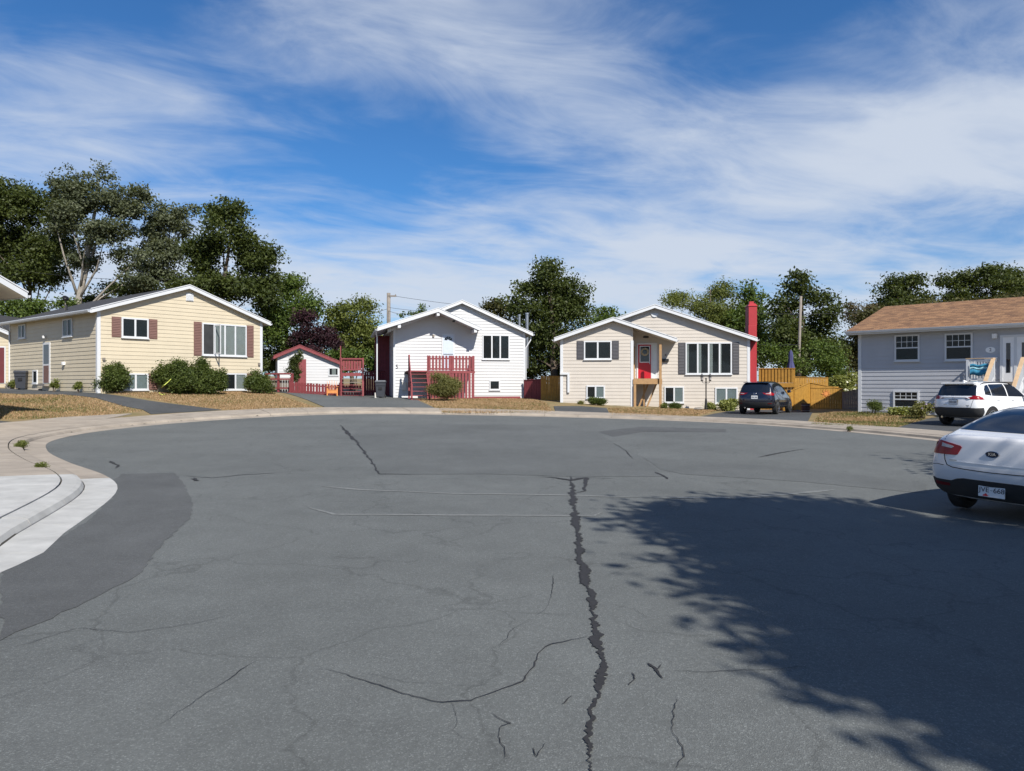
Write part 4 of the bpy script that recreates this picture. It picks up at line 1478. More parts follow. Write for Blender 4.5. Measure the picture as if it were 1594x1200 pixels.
def red_fence():
    A, B = wp(450, 600, 48.5), wp(528, 600, 47.5)
    loc = gz((A.x, A.y))
    t = thing('picket_fence', 'low red picket fence in front of the white shed', 'fence', loc, math.atan2(B.y - A.y, B.x - A.x))
    L_ = math.hypot(B.x - A.x, B.y - A.y)
    z1 = G(B.x, B.y) + .1 - loc.z
    n = 17
    rg = random.Random(7)
    for k in range(n):
        u = L_ * (k + .5) / n
        zb = z1 * u / L_
        gap = k in (8, 10)
        MB().box(u - .085, u + (.045 if gap else .085), -.012, .012, zb - .02, zb + .72 + rg.uniform(-.02, .02)).build('picket', 'red_stain', t)
    MB().bar((0, .03, .55), (L_, .03, .55 + z1), .04, .09).build('rail', 'red_stain', t)
    MB().bar((0, .03, .15), (L_, .03, .15 + z1), .04, .09).build('rail', 'red_stain', t)
    MB().bar((-.1, -.05, .03), (L_ + .1, -.45, .05 + z1), .09, .09).build('ground_beam', 'red_stain', t)
    for u in (0, L_):
        MB().box(u - .045, u + .045, .05, .14, -.3, .85 + z1 * u / L_).build('post', 'red_stain', t)
    A, B = wp(414, 600, 49.5), wp(455, 600, 49.0)
    loc = gz((A.x, A.y))
    t = thing('post_and_rail_fence', 'dark red post and rail fence right of the shuttered bungalow', 'fence', loc, math.atan2(B.y - A.y, B.x - A.x))
    L_ = math.hypot(B.x - A.x, B.y - A.y)
    for u in (.1, .95, L_):
        MB().box(u - .06, u + .06, -.06, .06, -.3, 1.22).build('post', 'red_stain', t)
    for w in (.25, .85, 1.2):
        MB().box(0, L_, -.1, -.065, w - .05, w + .05).build('rail', 'red_stain', t)
    for k in range(10):
        u = L_ * (k + .5) / 10
        MB().box(u - .08, u + .08, .065, .085, 0, .8).build('board', 'grey_wood', t)
red_fence()

def side_deck():
    A = wp(529, 600, 47.2)
    loc = gz((A.x, A.y))
    t = thing('deck_stairs', 'tall red open deck stairs between the shed and the white bungalow', 'stairs', loc, R(10))
    W_ = 1.52
    for u, top, r in ((.07, 2.45, .075), (W_ - .07, 2.45, .06), (.05, 3.2, .03)):
        MB().box(u - r, u + r, -.06, .06, -.3, top).build('post', 'red_stain', t)
    MB().box(.15, W_ - .14, -.04, .04, 2.34, 2.43).build('rail', 'red_stain', t)
    MB().box(.15, W_ - .14, -.04, .04, 1.64, 1.72).build('rail', 'red_stain', t)
    for k in range(7):
        u = .16 + (W_ - .32) * (k + .5) / 7
        MB().box(u - .07, u + .07, .045, .065, 1.66, 2.40).build('picket', 'red_stain', t)
    MB().box(.15, W_ - .14, -.06, .0, 1.28, 1.48).build('rim_board', 'red_stain', t)
    MB().box(.15, W_ - .14, 0.005, 2.2, 1.36, 1.43).build('deck_floor', 'red_stain', t)
    for w in (1.10, .88):
        MB().box(.15, W_ - .14, -.09, .03, w - .025, w + .02).build('stair_tread', 'grey_wood', t)
    for w in (.55, .12):
        MB().box(.15, W_ - .14, -.16, .05, w + .14, w + .18).build('stair_tread', 'red_stain', t)
        for k in range(7):
            u = .16 + (W_ - .32) * (k + .5) / 7
            MB().box(u - .07, u + .07, .055, .075, w - .1, w + .12).build('riser_board', 'red_stain', t)
    MB().bar((W_ - .08, -.07, 2.3), (W_ - .03, -.9, .0), .04, .12).build('stair_rail', 'red_stain', t)
    for u in (.07, W_ - .07):
        MB().box(u - .05, u + .05, 2.1, 2.2, -.3, 1.36).build('post', 'red_stain', t)
    A, B = wp(567, 600, 49.0), wp(606, 600, 50.0)
    loc = gz((A.x, A.y))
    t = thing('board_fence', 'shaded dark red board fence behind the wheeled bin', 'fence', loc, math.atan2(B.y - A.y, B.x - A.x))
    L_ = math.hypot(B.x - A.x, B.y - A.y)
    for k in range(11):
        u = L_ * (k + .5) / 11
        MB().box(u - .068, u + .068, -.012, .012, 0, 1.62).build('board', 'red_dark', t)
    for w in (.3, 1.35):
        MB().box(0, L_, .014, .05, w - .05, w + .05).build('rail', 'red_dark', t)
    MB().box(-.1, L_, -.05, .06, 1.63, 1.67).build('cap_rail', 'red_dark', t)
side_deck()

def board_panel(name, label, p, q, d0, d1, top0, top1, n, m, cap=True, posts=True, sun=False, cat='fence', base0=None, base1=None):
    """fence panel between two points of the picture at known distances; boards side by side"""
    A, B = wp(p, 600, d0), wp(q, 600, d1)
    loc = gz((A.x, A.y))
    t = thing(name, label, cat, loc, math.atan2(B.y - A.y, B.x - A.x))
    L_ = math.hypot(B.x - A.x, B.y - A.y)
    zb1 = G(B.x, B.y) + .1 - loc.z
    za, zb = wp(p, top0, d0).z - loc.z, wp(q, top1, d1).z - loc.z
    for k in range(n):
        u0, u1 = L_ * k / n + .006, L_ * (k + 1) / n - .006
        t0, t1 = za + (zb - za) * u0 / L_, za + (zb - za) * u1 / L_
        lo = zb1 * u0 / L_ - .1 if base0 is None else base0 + (base1 - base0) * u0 / L_
        MB().hexa([(u0, -.011, lo), (u1, -.011, lo), (u1, .011, lo), (u0, .011, lo), (u0, -.011, t0), (u1, -.011, t1), (u1, .011, t1), (u0, .011, t0)]).build('board', m, t)
    if cap:
        MB().bar((-.03, 0, za + .02), (L_ + .03, 0, zb + .02), .09, .035).build('cap_rail', m, t)
    for f in (.22, .8):
        MB().bar((0, .035, za * f), (L_, .035, zb1 + (zb - zb1) * f), .04, .09).build('rail', m, t)
    if posts:
        for u, z in ((0, za), (L_, zb)):
            MB().box(u - .05, u + .05, .014, .11, -.5, z + .04).build('post', m, t)
    return t, L_, za, zb

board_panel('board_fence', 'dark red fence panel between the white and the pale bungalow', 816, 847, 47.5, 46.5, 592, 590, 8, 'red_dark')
board_panel('board_fence', 'honey brown fence panel left of the pale bungalow', 843, 874, 46.0, 45.6, 586, 586, 8, 'honey_wood')
# raised deck railing right of the chimney
A, B = wp(1181, 600, 45.0), wp(1237, 600, 44.0)
loc = gz((A.x, A.y))
dk = thing('raised_deck', 'honey brown raised deck with slatted railing beside the red chimney', 'deck', loc, math.atan2(B.y - A.y, B.x - A.x))
L_ = math.hypot(B.x - A.x, B.y - A.y)
zt, zf = wp(1200, 574, 44.5).z - loc.z, wp(1200, 597, 44.5).z - loc.z
MB().box(0, L_, 0, 3.0, zf - .1, zf).build('deck_floor', 'honey_wood', dk)
MB().box(0, L_, -.06, -.02, zf - .22, zf + .04).build('rim_board', 'honey_wood', dk)
MB().box(-.03, L_ + .03, -.07, .07, zt, zt + .04).build('rail_cap', 'honey_wood', dk)
for k in range(11):
    u = L_ * (k + .4) / 11
    MB().box(u - .065, u + .065, -.045, -.02, zf + .05, zt).build('slat', 'honey_wood', dk)
    MB().box(u + .03, u + .13, .02, .04, zf + .05, zt).build('slat', 'honey_wood', dk)
for u in (.05, L_ / 2, L_ - .03):
    MB().box(u - .05, u + .05, -.018, .018, -.4, zt).build('post', 'honey_wood', dk)
    MB().box(u - .05, u + .05, 2.9, 3.0, -.4, zf - .1).build('post', 'honey_wood', dk)
for k in range(10):
    u = L_ * k / 10
    MB().box(u + .01, u + L_ / 10 - .01, .025, .045, -.2, zf - .1).build('skirt_board', 'honey_wood', dk)
board_panel('board_fence', 'honey brown back fence rail behind the sloping stair fence', 1237, 1288, 48.2, 47.8, 587, 588, 13, 'honey_wood')
# closed in stairs: the top follows the steps down towards the street
board_panel('stair_fence', 'sloping honey brown fence that follows the deck stairs', 1222, 1262, 43.0, 46.4, 613, 595, 10, 'honey_wood')
tt = board_panel('board_fence', 'honey brown fence with a sun ornament next to the barrel planter', 1262, 1312, 46.3, 45.9, 596, 606, 13, 'honey_wood')
t, L_, za, zb = tt
MB().box(0, L_ * .86, -.035, -.013, za * .80, za * .86).build('trim_board', 'honey_wood', t)
sn = thing('sun_ornament', 'small carved sun hanging on the honey brown fence', 'ornament', t.location, t.rotation_euler.z)
cu_, cz_ = L_ * .48, za * .58
so = MB()
so.prism([(cu_ + .13 * math.cos(k * math.pi / 8), cz_ + .13 * math.sin(k * math.pi / 8)) for k in range(16)], 1, -.045, -.013)
so.build('disc', 'orange_wood', sn)
for k in range(8):
    a = k * math.pi / 4
    c_, s_ = math.cos(a), math.sin(a)
    MB().prism([(cu_ + .15 * c_ - .05 * s_, cz_ + .15 * s_ + .05 * c_), (cu_ + .30 * c_, cz_ + .30 * s_), (cu_ + .15 * c_ + .05 * s_, cz_ + .15 * s_ - .05 * c_)], 1, -.035, -.013).build('ray', 'orange_wood', sn)
board_panel('picket_gate', 'narrow brown picket gate beside the grey bungalow', 1312, 1336, 45.8, 45.2, 611, 606, 7, 'grey_wood', cat='gate')

# ------------------------------------------------------------------ plants
def inside_np(poly, x, y):
    c = np.zeros(x.shape, bool)
    n = len(poly)
    j = n - 1
    for i in range(n):
        xi, yi = poly[i]
        xj, yj = poly[j]
        if yi != yj:
            c ^= ((yi > y) != (yj > y)) & (x < (xj - xi) * (y - yi) / (yj - yi) + xi)
        j = i
    return c

def leaf_mesh(name, C, N, size, tone, rs, aspect=.62):
    """one leaf-shaped face (two triangles folded along the rib) for each centre C with normal N"""
    n = len(C)
    t = rs.normal(size=(n, 3))
    a = np.cross(N, t)
    a /= np.linalg.norm(a, axis=1)[:, None] + 1e-9
    b = np.cross(N, a)
    s = (size * rs.uniform(.65, 1.35, n))[:, None]
    v = np.empty((n, 4, 3))
    v[:, 0] = C - a * s * .5
    v[:, 1] = C + b * s * aspect * .5 - N * s * .10
    v[:, 2] = C + a * s * .5
    v[:, 3] = C - b * s * aspect * .5 - N * s * .10
    me = bpy.data.meshes.new(name)
    me.vertices.add(n * 4)
    me.vertices.foreach_set('co', v.reshape(-1).astype(np.float32))
    me.loops.add(n * 4)
    me.loops.foreach_set('vertex_index', np.arange(n * 4, dtype=np.int32))
    me.polygons.add(n)
    me.polygons.foreach_set('loop_start', np.arange(0, n * 4, 4, dtype=np.int32))
    me.update(calc_edges=True)
    at = me.attributes.new('tone', 'FLOAT', 'POINT')
    at.data.foreach_set('value', np.repeat(np.clip(tone, 0, 1), 4).astype(np.float32))
    return me

def foliage(name, lobes, m, parent, n_clump, per, lsize, crad, seed, flat=.6, shell=.55, aspect=.62, upb=.5):
    rs = np.random.RandomState(seed)
    # every lobe breaks up into smaller boughs, so the crown has lit heads and dark gaps
    sub = []
    for l in lobes:
        k = 12 if l[3] > .5 else 6
        for _ in range(k):
            dv = rs.normal(size=3)
            dv[2] += .25
            dv /= np.linalg.norm(dv)
            f = rs.uniform(.45, .86)
            q = rs.uniform(.34, .52)
            sub.append((l[0] + dv[0] * f * l[3], l[1] + dv[1] * f * l[4], l[2] + dv[2] * f * l[5], l[3] * q, l[4] * q, l[5] * q * .85))
    lobes = sub
    vol = np.array([l[3] * l[4] * l[5] for l in lobes]) ** .72
    idx = rs.choice(len(lobes), n_clump, p=vol / vol.sum())
    L_ = np.array(lobes)[idx]
    d = rs.normal(size=(n_clump, 3))
    d /= np.linalg.norm(d, axis=1)[:, None]
    r = shell + (1 - shell) * rs.uniform(0, 1, n_clump) ** .8
    r *= rs.uniform(.86, 1.12, n_clump)
    cc = L_[:, :3] + d * r[:, None] * L_[:, 3:6]
    cr = crad * rs.uniform(.55, 1.35, n_clump)
    off = np.clip(rs.normal(size=(n_clump, per, 3)), -1.7, 1.7) * .5
    off *= cr[:, None, None] * np.array([1, 1, flat])
    C = (cc[:, None, :] + off).reshape(-1, 3)
    out = np.repeat(d, per, axis=0)
    N = rs.normal(size=(len(C), 3)) * .75 + out * .45 + np.array([0, 0, upb])
    N /= np.linalg.norm(N, axis=1)[:, None]
    ct = rs.uniform(0, 1, n_clump)
    tone = np.repeat(ct, per) * .55 + rs.uniform(0, 1, len(C)) * .45
    me = leaf_mesh(name, C, N, lsize, tone, rs, aspect)
    o = link(name, me, parent, m)
    return o, cc

def tree(name, label, d, lobes, m, base, lean=None, bark='bark', dens=1.0, lsize=.22, crad=.8, seed=1, trunk_r=.22, cat='tree', group=None, shell=.5, aspect=.62, upb=.5, ddepth=0.85, forks=10):
    rg = random.Random(seed)
    bx = (base - CX) / FPX * d
    loc = Vector((bx, d, G(bx, d) + .05))
    t = thing(name, label, cat, loc, 0, group)
    W_ = []
    for (px, py, rx, ry) in lobes:
        r1, r2 = rx * d / FPX, ry * d / FPX
        dy = rg.uniform(-.5, .5) * r1
        c = wp(px, py, d) - loc
        W_.append((c.x, c.y + dy, c.z, r1, max(r1, r2) * ddepth, r2))
    area = sum(4 * (l[3] * l[5] + l[3] * l[4] + l[4] * l[5]) for l in W_)
    n = int(max(20, min(1500, area * 1.7 * dens / (crad * crad))))
    _, cc = foliage('crown', W_, m, t, n, int(36 * crad * crad / .72 / (lsize / .22) ** 2) + 6, lsize, crad, seed, shell=shell, aspect=aspect, upb=upb)
    top = max(l[2] for l in W_)
    cx = sum(l[0] * l[3] for l in W_) / sum(l[3] for l in W_)
    low = min(l[2] - l[5] for l in W_)
    path = [(0, 0, -.4)]
    k = 7
    for i in range(1, k + 1):
        f = i / k
        x = cx * f * f
        if lean:
            x = np.interp(f, [q[0] for q in lean], [(q[1] - base) / FPX * d for q in lean])
        path.append((x + rg.uniform(-.1, .1), rg.uniform(-.1, .1), top * f * .95))
    rad = [trunk_r * (1 - .85 * i / k) for i in range(k + 1)]
    rad[0] *= 1.35
    MB().tube(path, rad, 9).build('trunk', bark, t, True)
    lb = MB()
    for i in range(forks):
        c = cc[rg.randrange(len(cc))]
        f = max(.22, min(.86, (c[2] / top) * rg.uniform(.5, .75)))
        q = f * k
        i0 = min(k - 1, int(q))
        p = Vector(path[i0]).lerp(Vector(path[i0 + 1]), q - i0)
        e = Vector(c)
        mid = p.lerp(e, .5) + Vector((rg.uniform(-.3, .3), rg.uniform(-.3, .3), rg.uniform(-.1, .4)))
        r0 = trunk_r * (1 - .85 * f) * .45
        lb.tube([p, p.lerp(mid, .55), mid, mid.lerp(e, .5), e], [r0, r0 * .8, r0 * .6, r0 * .4, r0 * .15], 6)
    lb.build('limbs', bark, t, True)
    return t
BG = 'trees behind the houses'
tree('maple_tree', 'dark broad maple at the far left behind the cream outbuilding', 60, [(22, 320, 50, 38), (70, 345, 45, 45), (20, 380, 60, 45), (75, 400, 45, 38), (40, 430, 55, 30), (100, 320, 22, 24), (-30, 350, 60, 70)], 'leaf_maple', 50, seed=11, trunk_r=.3, group=BG)
tree('poplar_tree', 'tallest tree, loose grey green crown with a pale leaning trunk', 57, [(150, 305, 42, 26), (115, 290, 18, 24), (192, 335, 34, 28), (180, 372, 46, 28), (128, 345, 38, 34), (215, 315, 13, 26), (160, 275, 9, 16), (205, 405, 36, 22), (107, 272, 6, 15), (92, 295, 18, 20), (155, 262, 6, 14), (225, 305, 6, 18), (170, 270, 5, 14), (130, 395, 26, 26), (215, 440, 28, 18)],
     'leaf_poplar', 112, lean=[(0, 112), (.35, 116), (.55, 133), (.7, 142), (1, 152)], bark='bark_pale', dens=.95, crad=.7, lsize=.21, seed=12, trunk_r=.38, group=BG, forks=8, shell=.35)
tree('aspen_tree', 'slim grey green tree between the tallest tree and the round maple', 60, [(255, 355, 24, 30), (277, 350, 18, 28), (250, 325, 6, 17), (281, 322, 6, 16), (265, 395, 36, 26), (262, 430, 34, 20), (300, 335, 9, 20), (240, 375, 16, 25)], 'leaf_poplar', 263, bark='bark_pale', dens=.9, crad=.65, lsize=.21, seed=13, trunk_r=.18, group=BG, shell=.35)
tree('maple_tree', 'round dark maple above the ridge of the cream bungalow', 55, [(350, 360, 40, 34), (388, 388, 36, 36), (335, 405, 44, 38), (398, 430, 36, 36), (362, 330, 28, 15), (340, 340, 25, 20), (415, 400, 17, 26), (312, 385, 24, 32), (355, 450, 60, 30), (420, 460, 25, 30)], 'leaf_maple', 338, seed=14, trunk_r=.32, group=BG)
tree('ash_tree', 'mid green tree just right of the cream bungalow roof', 58, [(455, 448, 30, 22), (440, 485, 38, 30), (473, 475, 22, 26), (448, 525, 36, 34), (415, 500, 22, 35)], 'leaf_green', 448, seed=15, trunk_r=.2, group=BG)
tree('purple_maple', 'dark purple leaved maple above the shed', 55.5, [(477, 498, 18, 17), (498, 522, 28, 15), (472, 528, 20, 15), (515, 535, 14, 10), (485, 545, 30, 12)], 'leaf_purple', 488, seed=16, lsize=.17, crad=.6, trunk_r=.12)
tree('willow_tree', 'bright yellow green bushy tree left of the white bungalow', 59, [(545, 495, 34, 26), (562, 480, 20, 16), (528, 515, 30, 24), (575, 525, 20, 30), (518, 482, 16, 15), (550, 540, 40, 25)], 'leaf_light', 548, seed=17, lsize=.2, group=BG, trunk_r=.2)
tree('understory_bush', 'dark green thicket behind the red deck stairs', 56, [(520, 560, 25, 18), (550, 565, 25, 20), (580, 565, 20, 22), (595, 560, 14, 22)], 'leaf_green', 555, seed=18, cat='bush', lsize=.2, trunk_r=.08, forks=5)
tree('sapling', 'thin tree tips showing over the white bungalow roof', 63, [(655, 482, 7, 8), (644, 492, 8, 6), (628, 492, 5, 5), (650, 510, 14, 14)], 'leaf_green', 650, seed=19, dens=.7, crad=.5, lsize=.18, trunk_r=.09, forks=5)
tree('oak_tree', 'large dark tree between the white and the pale bungalow', 57, [(850, 412, 20, 12), (858, 432, 30, 18), (838, 455, 38, 18), (880, 458, 36, 24), (818, 478, 30, 16), (870, 495, 48, 34), (905, 475, 18, 24), (850, 540, 52, 42), (893, 545, 40, 44), (825, 505, 25, 20), (800, 470, 16, 8)], 'leaf_maple', 862, seed=20, trunk_r=.34, group=BG)
tree('olive_tree', 'smaller yellowish tree left of the large dark tree', 61, [(775, 478, 18, 14), (797, 488, 22, 17), (765, 495, 20, 15)], 'leaf_olive', 782, seed=21, trunk_r=.14, group=BG)
tree('hawthorn_tree', 'small dark tree peeking left of the pale bungalow ridge', 60, [(940, 488, 18, 12), (955, 497, 10, 9), (930, 510, 25, 18), (958, 512, 20, 14)], 'leaf_green', 940, seed=22, dens=.9, trunk_r=.12, group=BG)
tree('willow_tree', 'wide yellow green tree behind the ridge of the pale bungalow', 61, [(1072, 468, 30, 18), (1118, 458, 28, 20), (1100, 495, 50, 26), (1045, 474, 12, 9), (1133, 442, 12, 9), (1140, 500, 40, 34)], 'leaf_light', 1105, seed=23, lsize=.2, group=BG, trunk_r=.26, aspect=.4)
tree('ash_tree', 'green rounded tree directly behind the red chimney', 60, [(1168, 462, 24, 22), (1178, 495, 24, 30), (1160, 520, 35, 40), (1190, 545, 25, 35)], 'leaf_green', 1172, seed=24, group=BG, trunk_r=.2)
tree('alder_tree', 'dark tree behind the bare wooden pole', 55, [(1248, 432, 16, 12), (1245, 452, 28, 22), (1225, 478, 28, 24), (1278, 478, 28, 28), (1250, 515, 46, 38), (1287, 525, 26, 34), (1218, 530, 30, 40), (1203, 468, 10, 11), (1255, 560, 50, 30)], 'leaf_maple', 1250, seed=25, group=BG, trunk_r=.26)
tree('scrub_tree', 'thin brownish half bare tree left of the grey bungalow roof', 58, [(1325, 482, 16, 14), (1347, 488, 20, 18), (1335, 515, 22, 24), (1320, 550, 22, 28), (1350, 530, 18, 30)], 'leaf_scrub', 1335, seed=26, dens=.75, lsize=.16, crad=.6, group=BG, trunk_r=.12, forks=16, shell=.2)
tree('maple_tree', 'round topped maple over the left end of the brown roof', 63, [(1410, 447, 34, 19), (1388, 458, 22, 17), (1425, 472, 45, 22), (1390, 490, 40, 25)], 'leaf_maple', 1408, seed=27, group=BG, trunk_r=.24)
tree('maple_tree', 'broad dark tree over the right end of the brown roof', 63, [(1490, 438, 28, 17), (1528, 432, 36, 16), (1572, 438, 34, 20), (1515, 460, 55, 24), (1580, 465, 40, 24), (1625, 440, 40, 30), (1680, 450, 50, 40)], 'leaf_maple', 1540, seed=28, group=BG, trunk_r=.3)
tree('understory_bush', 'olive green thicket along the brown roof', 55, [(1400, 492, 36, 17), (1450, 482, 32, 14), (1500, 478, 36, 13), (1560, 475, 40, 14), (1355, 510, 25, 25)], 'leaf_olive', 1450, seed=29, cat='bush', lsize=.2, trunk_r=.1, forks=6)
tree('understory_bush', 'green bushes behind the raised honey brown deck', 50, [(1200, 552, 22, 20), (1230, 560, 18, 22), (1280, 555, 25, 24), (1302, 575, 20, 20)], 'leaf_green', 1240, seed=30, cat='bush', lsize=.17, trunk_r=.07, forks=5)
tree('understory_bush', 'dense undergrowth behind the far left roof corner', 56, [(15, 485, 40, 22), (70, 490, 34, 18), (40, 510, 45, 22), (100, 478, 20, 14), (-40, 480, 40, 30)], 'leaf_green', 40, seed=31, cat='bush', lsize=.2, trunk_r=.1, forks=6)
tree('understory_bush', 'dark undergrowth under the trees behind the long black roof', 59, [(180, 455, 34, 14), (225, 455, 28, 16), (290, 450, 34, 18), (140, 470, 26, 10)], 'leaf_maple', 220, seed=32, cat='bush', lsize=.2, trunk_r=.1, forks=6)
tree('understory_bush', 'dark green thicket between the cream bungalow and the shed', 57, [(425, 525, 20, 22), (445, 548, 20, 18), (410, 555, 18, 20), (430, 575, 30, 16)], 'leaf_maple', 428, seed=33, cat='bush', lsize=.2, trunk_r=.08, forks=5)
tree('understory_bush', 'dark thicket behind the fence panels between the two middle bungalows', 60, [(830, 570, 22, 20), (858, 572, 22, 20), (885, 570, 20, 20), (815, 585, 14, 14)], 'leaf_maple', 850, seed=34, cat='bush', lsize=.2, trunk_r=.08, forks=5)
tree('understory_bush', 'mixed scrub behind the hydrangea and the grey bungalow corner', 56, [(1300, 560, 22, 22), (1330, 555, 22, 24), (1345, 580, 20, 20), (1310, 590, 24, 14)], 'leaf_olive', 1322, seed=35, cat='bush', lsize=.17, trunk_r=.08, forks=5)
# street trees outside the picture on the right: their shade falls on the road
def shade_tree(label, x, y, lobes, seed, tr=.25, dens=1.0):
    loc = Vector((x, y, G(x, y) + .08))
    t = thing('street_tree', label, 'tree', loc, 0)
    n = int(800 * dens)
    _, cc = foliage('crown', lobes, 'leaf_maple', t, n, 85, .20, .8, seed, shell=.1)
    top = max(l[2] for l in lobes)
    path = [(0, 0, -.3), (.05, 0, top * .3), (-.05, .1, top * .6), (0, 0, top * .95)]
    MB().tube(path, [tr * 1.2, tr, tr * .7, .04], 9).build('trunk', 'bark', t, True)
    lb = MB()
    rg = random.Random(seed)
    for c in cc[:14]:
        p = Vector((0, 0, max(1.6, c[2] * .55)))
        lb.tube([p, p.lerp(Vector(c), .5) + Vector((0, 0, .3)), Vector(c)], [.09, .06, .015], 6)
    lb.build('limbs', 'bark', t, True)
T0 = (10.4, -2.5)
lob = []
for tx, td, r_, z_ in ((2.7, 9.0, 1.5, 8.8), (2.0, 6.9, 1.4, 8.2), (4.1, 7.5, 1.8, 9.4), (2.5, 4.9, 1.4, 7.4), (4.5, 5.1, 2.0, 8.6), (6.2, 5.8, 1.8, 8.2), (3.0, 3.3, 1.4, 7.2), (4.3, 2.3, 1.6, 7.0), (5.8, 3.2, 2.1, 7.6), (8.0, 4.6, 2.0, 7.0), (3.7, 9.9, 1.0, 9.6), (5.2, 7.6, 1.4, 8.6)):
    # each bough sits up-sun of the spot its shade covers
    lob.append((tx + .5 - T0[0] + z_ * sdir.x / sdir.z, td - T0[1] + z_ * sdir.y / sdir.z, z_, r_ * .95, r_ * .9, r_ * .65))
shade_tree('leafy street tree whose shadow covers the road in the right foreground', T0[0], T0[1], lob, 41, dens=1.25)
shade_tree('leafy street tree shading the white sedan from the right', 14.6, 7.4, [(0, 0, 7.0, 2.3, 2.4, 1.8), (-1.4, .2, 6.2, 1.5, 1.5, 1.1), (1.0, .3, 8.2, 1.6, 1.6, 1.3), (.6, -.8, 5.4, 1.8, 1.8, 1.2)], 42, dens=.7)

# shrubs
def shrub(name, label, px, d, lobes, m, seed, lsize=.085, crad=.28, dens=1.3, shell=.45, cat='shrub', flowers=None, aspect=.6):
    rg = random.Random(seed)
    bx = (px - CX) / FPX * d
    loc = Vector((bx, d, G(bx, d) + .08))
    t = thing(name, label, cat, loc)
    W_ = []
    for (qx, qy, rx, ry) in lobes:
        r1, r2 = rx * d / FPX, ry * d / FPX
        c = wp(qx, qy, d) - loc
        W_.append((c.x, c.y + rg.uniform(-.2, .2) * r1, c.z, r1, r1 * .85, r2))
    area = sum(4 * (l[3] * l[5] + l[3] * l[4] + l[4] * l[5]) for l in W_)
    n = int(max(10, min(500, area * 1.9 * dens / (crad * crad))))
    _, cc = foliage('foliage', W_, m, t, n, int(60 * dens), lsize, crad, seed, shell=shell, flat=.9, aspect=aspect)
    st = MB()
    for k in range(7):
        c = Vector(cc[rg.randrange(len(cc))])
        st.tube([(rg.uniform(-.1, .1), rg.uniform(-.1, .1), -.12), (c.x * .4, c.y * .4, c.z * .5), c], [.018, .013, .006], 5)
    st.build('stems', 'bark', t)
    if flowers:
        rs = np.random.RandomState(seed + 1)
        top = [c for c in cc if c[1] < .3] or list(cc)
        for k in range(flowers[1]):
            c = top[rs.randint(len(top))]
            b = MB()
            r = flowers[2] * rs.uniform(.7, 1.2)
            b.lathe([(r * .2, -r * .7), (r * .85, -r * .3), (r, .1 * r), (r * .7, r * .6), (r * .15, r * .85)], 8, (c[0], c[1] - .1, c[2] + .06))
            b.build('flower', flowers[0], t, True)
    return t
shrub('shrub', 'round shrub at the left front corner of the cream bungalow', 179, 36.6, [(179, 590, 22, 20), (176, 575, 14, 11), (172, 600, 18, 10)], 'leaf_shrub', 51)
shrub('shrub', 'tall ragged shrub row left half, hose lying in front', 268, 38.0, [(262, 590, 22, 20), (282, 585, 20, 24), (258, 573, 8, 8), (292, 600, 22, 14)], 'leaf_shrub', 52)
shrub('shrub', 'peaked shrub below the open front window', 310, 38.8, [(305, 588, 16, 22), (312, 570, 7, 10), (325, 590, 16, 18), (335, 595, 16, 16), (347, 582, 4, 8), (318, 602, 22, 10)], 'leaf_shrub', 53)
shrub('shrub', 'low shrub at the right front corner of the cream bungalow', 403, 41.2, [(403, 597, 18, 14), (402, 585, 9, 8), (413, 605, 12, 8)], 'leaf_shrub', 54)
shrub('rhododendron_bush', 'yellowish green bush beside the red front steps', 692, 42.6, [(688, 598, 18, 15), (702, 602, 14, 12), (680, 588, 9, 7), (692, 609, 20, 8), (676, 606, 10, 9)], 'leaf_shrub2', 55, aspect=.4)
shrub('hedge_bush', 'small clipped green bush under the basement window of the left wing', 929, 42.2, [(922, 625, 6, 5.5), (934, 625, 7, 5.5)], 'leaf_shrub', 56, .06, .16)
shrub('grass_tuft', 'small tuft at the left wing base of the pale bungalow', 905, 42.4, [(905, 628, 5, 4)], 'leaf_shrub2', 57, .07, .16, aspect=.2)
shrub('garden_plant', 'low leafy plant under the middle basement window', 1051, 42.6, [(1051, 633, 9, 4)], 'leaf_shrub', 58, .1, .2, aspect=.25)
shrub('garden_plant', 'yellow green clump right of the black lamp post', 1108, 42.2, [(1108, 634, 9, 5.5)], 'leaf_lime', 59, .09, .2, aspect=.35)
shrub('hosta_plant', 'lime variegated plant left of the dark SUV', 1136, 41.5, [(1136, 632, 10, 8)], 'leaf_lime', 60, .13, .25)
shrub('shrub', 'small round shrub at the left corner of the grey bungalow', 1361, 35.3, [(1361, 633, 10, 8)], 'leaf_shrub', 61, .07, .2, aspect=.3)
shrub('garden_plant', 'lime green ground plants under the grey bungalow basement window', 1402, 33.8, [(1395, 641, 8, 3), (1410, 641, 8, 3.5)], 'leaf_lime', 62, .1, .2)
shrub('flower_clump', 'lilac flowering clump left of the white SUV', 1438, 32.0, [(1437, 636, 10, 7), (1428, 641, 8, 5)], 'leaf_shrub2', 63, .08, .2, flowers=('flower_lilac', 14, .05), cat='flowers')
shrub('hydrangea_bush', 'white flowering hydrangea left of the grey bungalow', 1312, 49.0, [(1312, 594, 14, 10), (1324, 590, 10, 11), (1300, 597, 10, 8), (1315, 610, 16, 10)], 'leaf_lime', 64, .1, .3, flowers=('flower_white', 42, .13))
shrub('climbing_bush', 'leafy bush in front of the red shed door', 462, 49.5, [(462, 562, 8, 9), (458, 575, 8, 10), (466, 552, 5, 5), (460, 588, 5, 8)], 'leaf_maple', 65, .11, .25, .7)
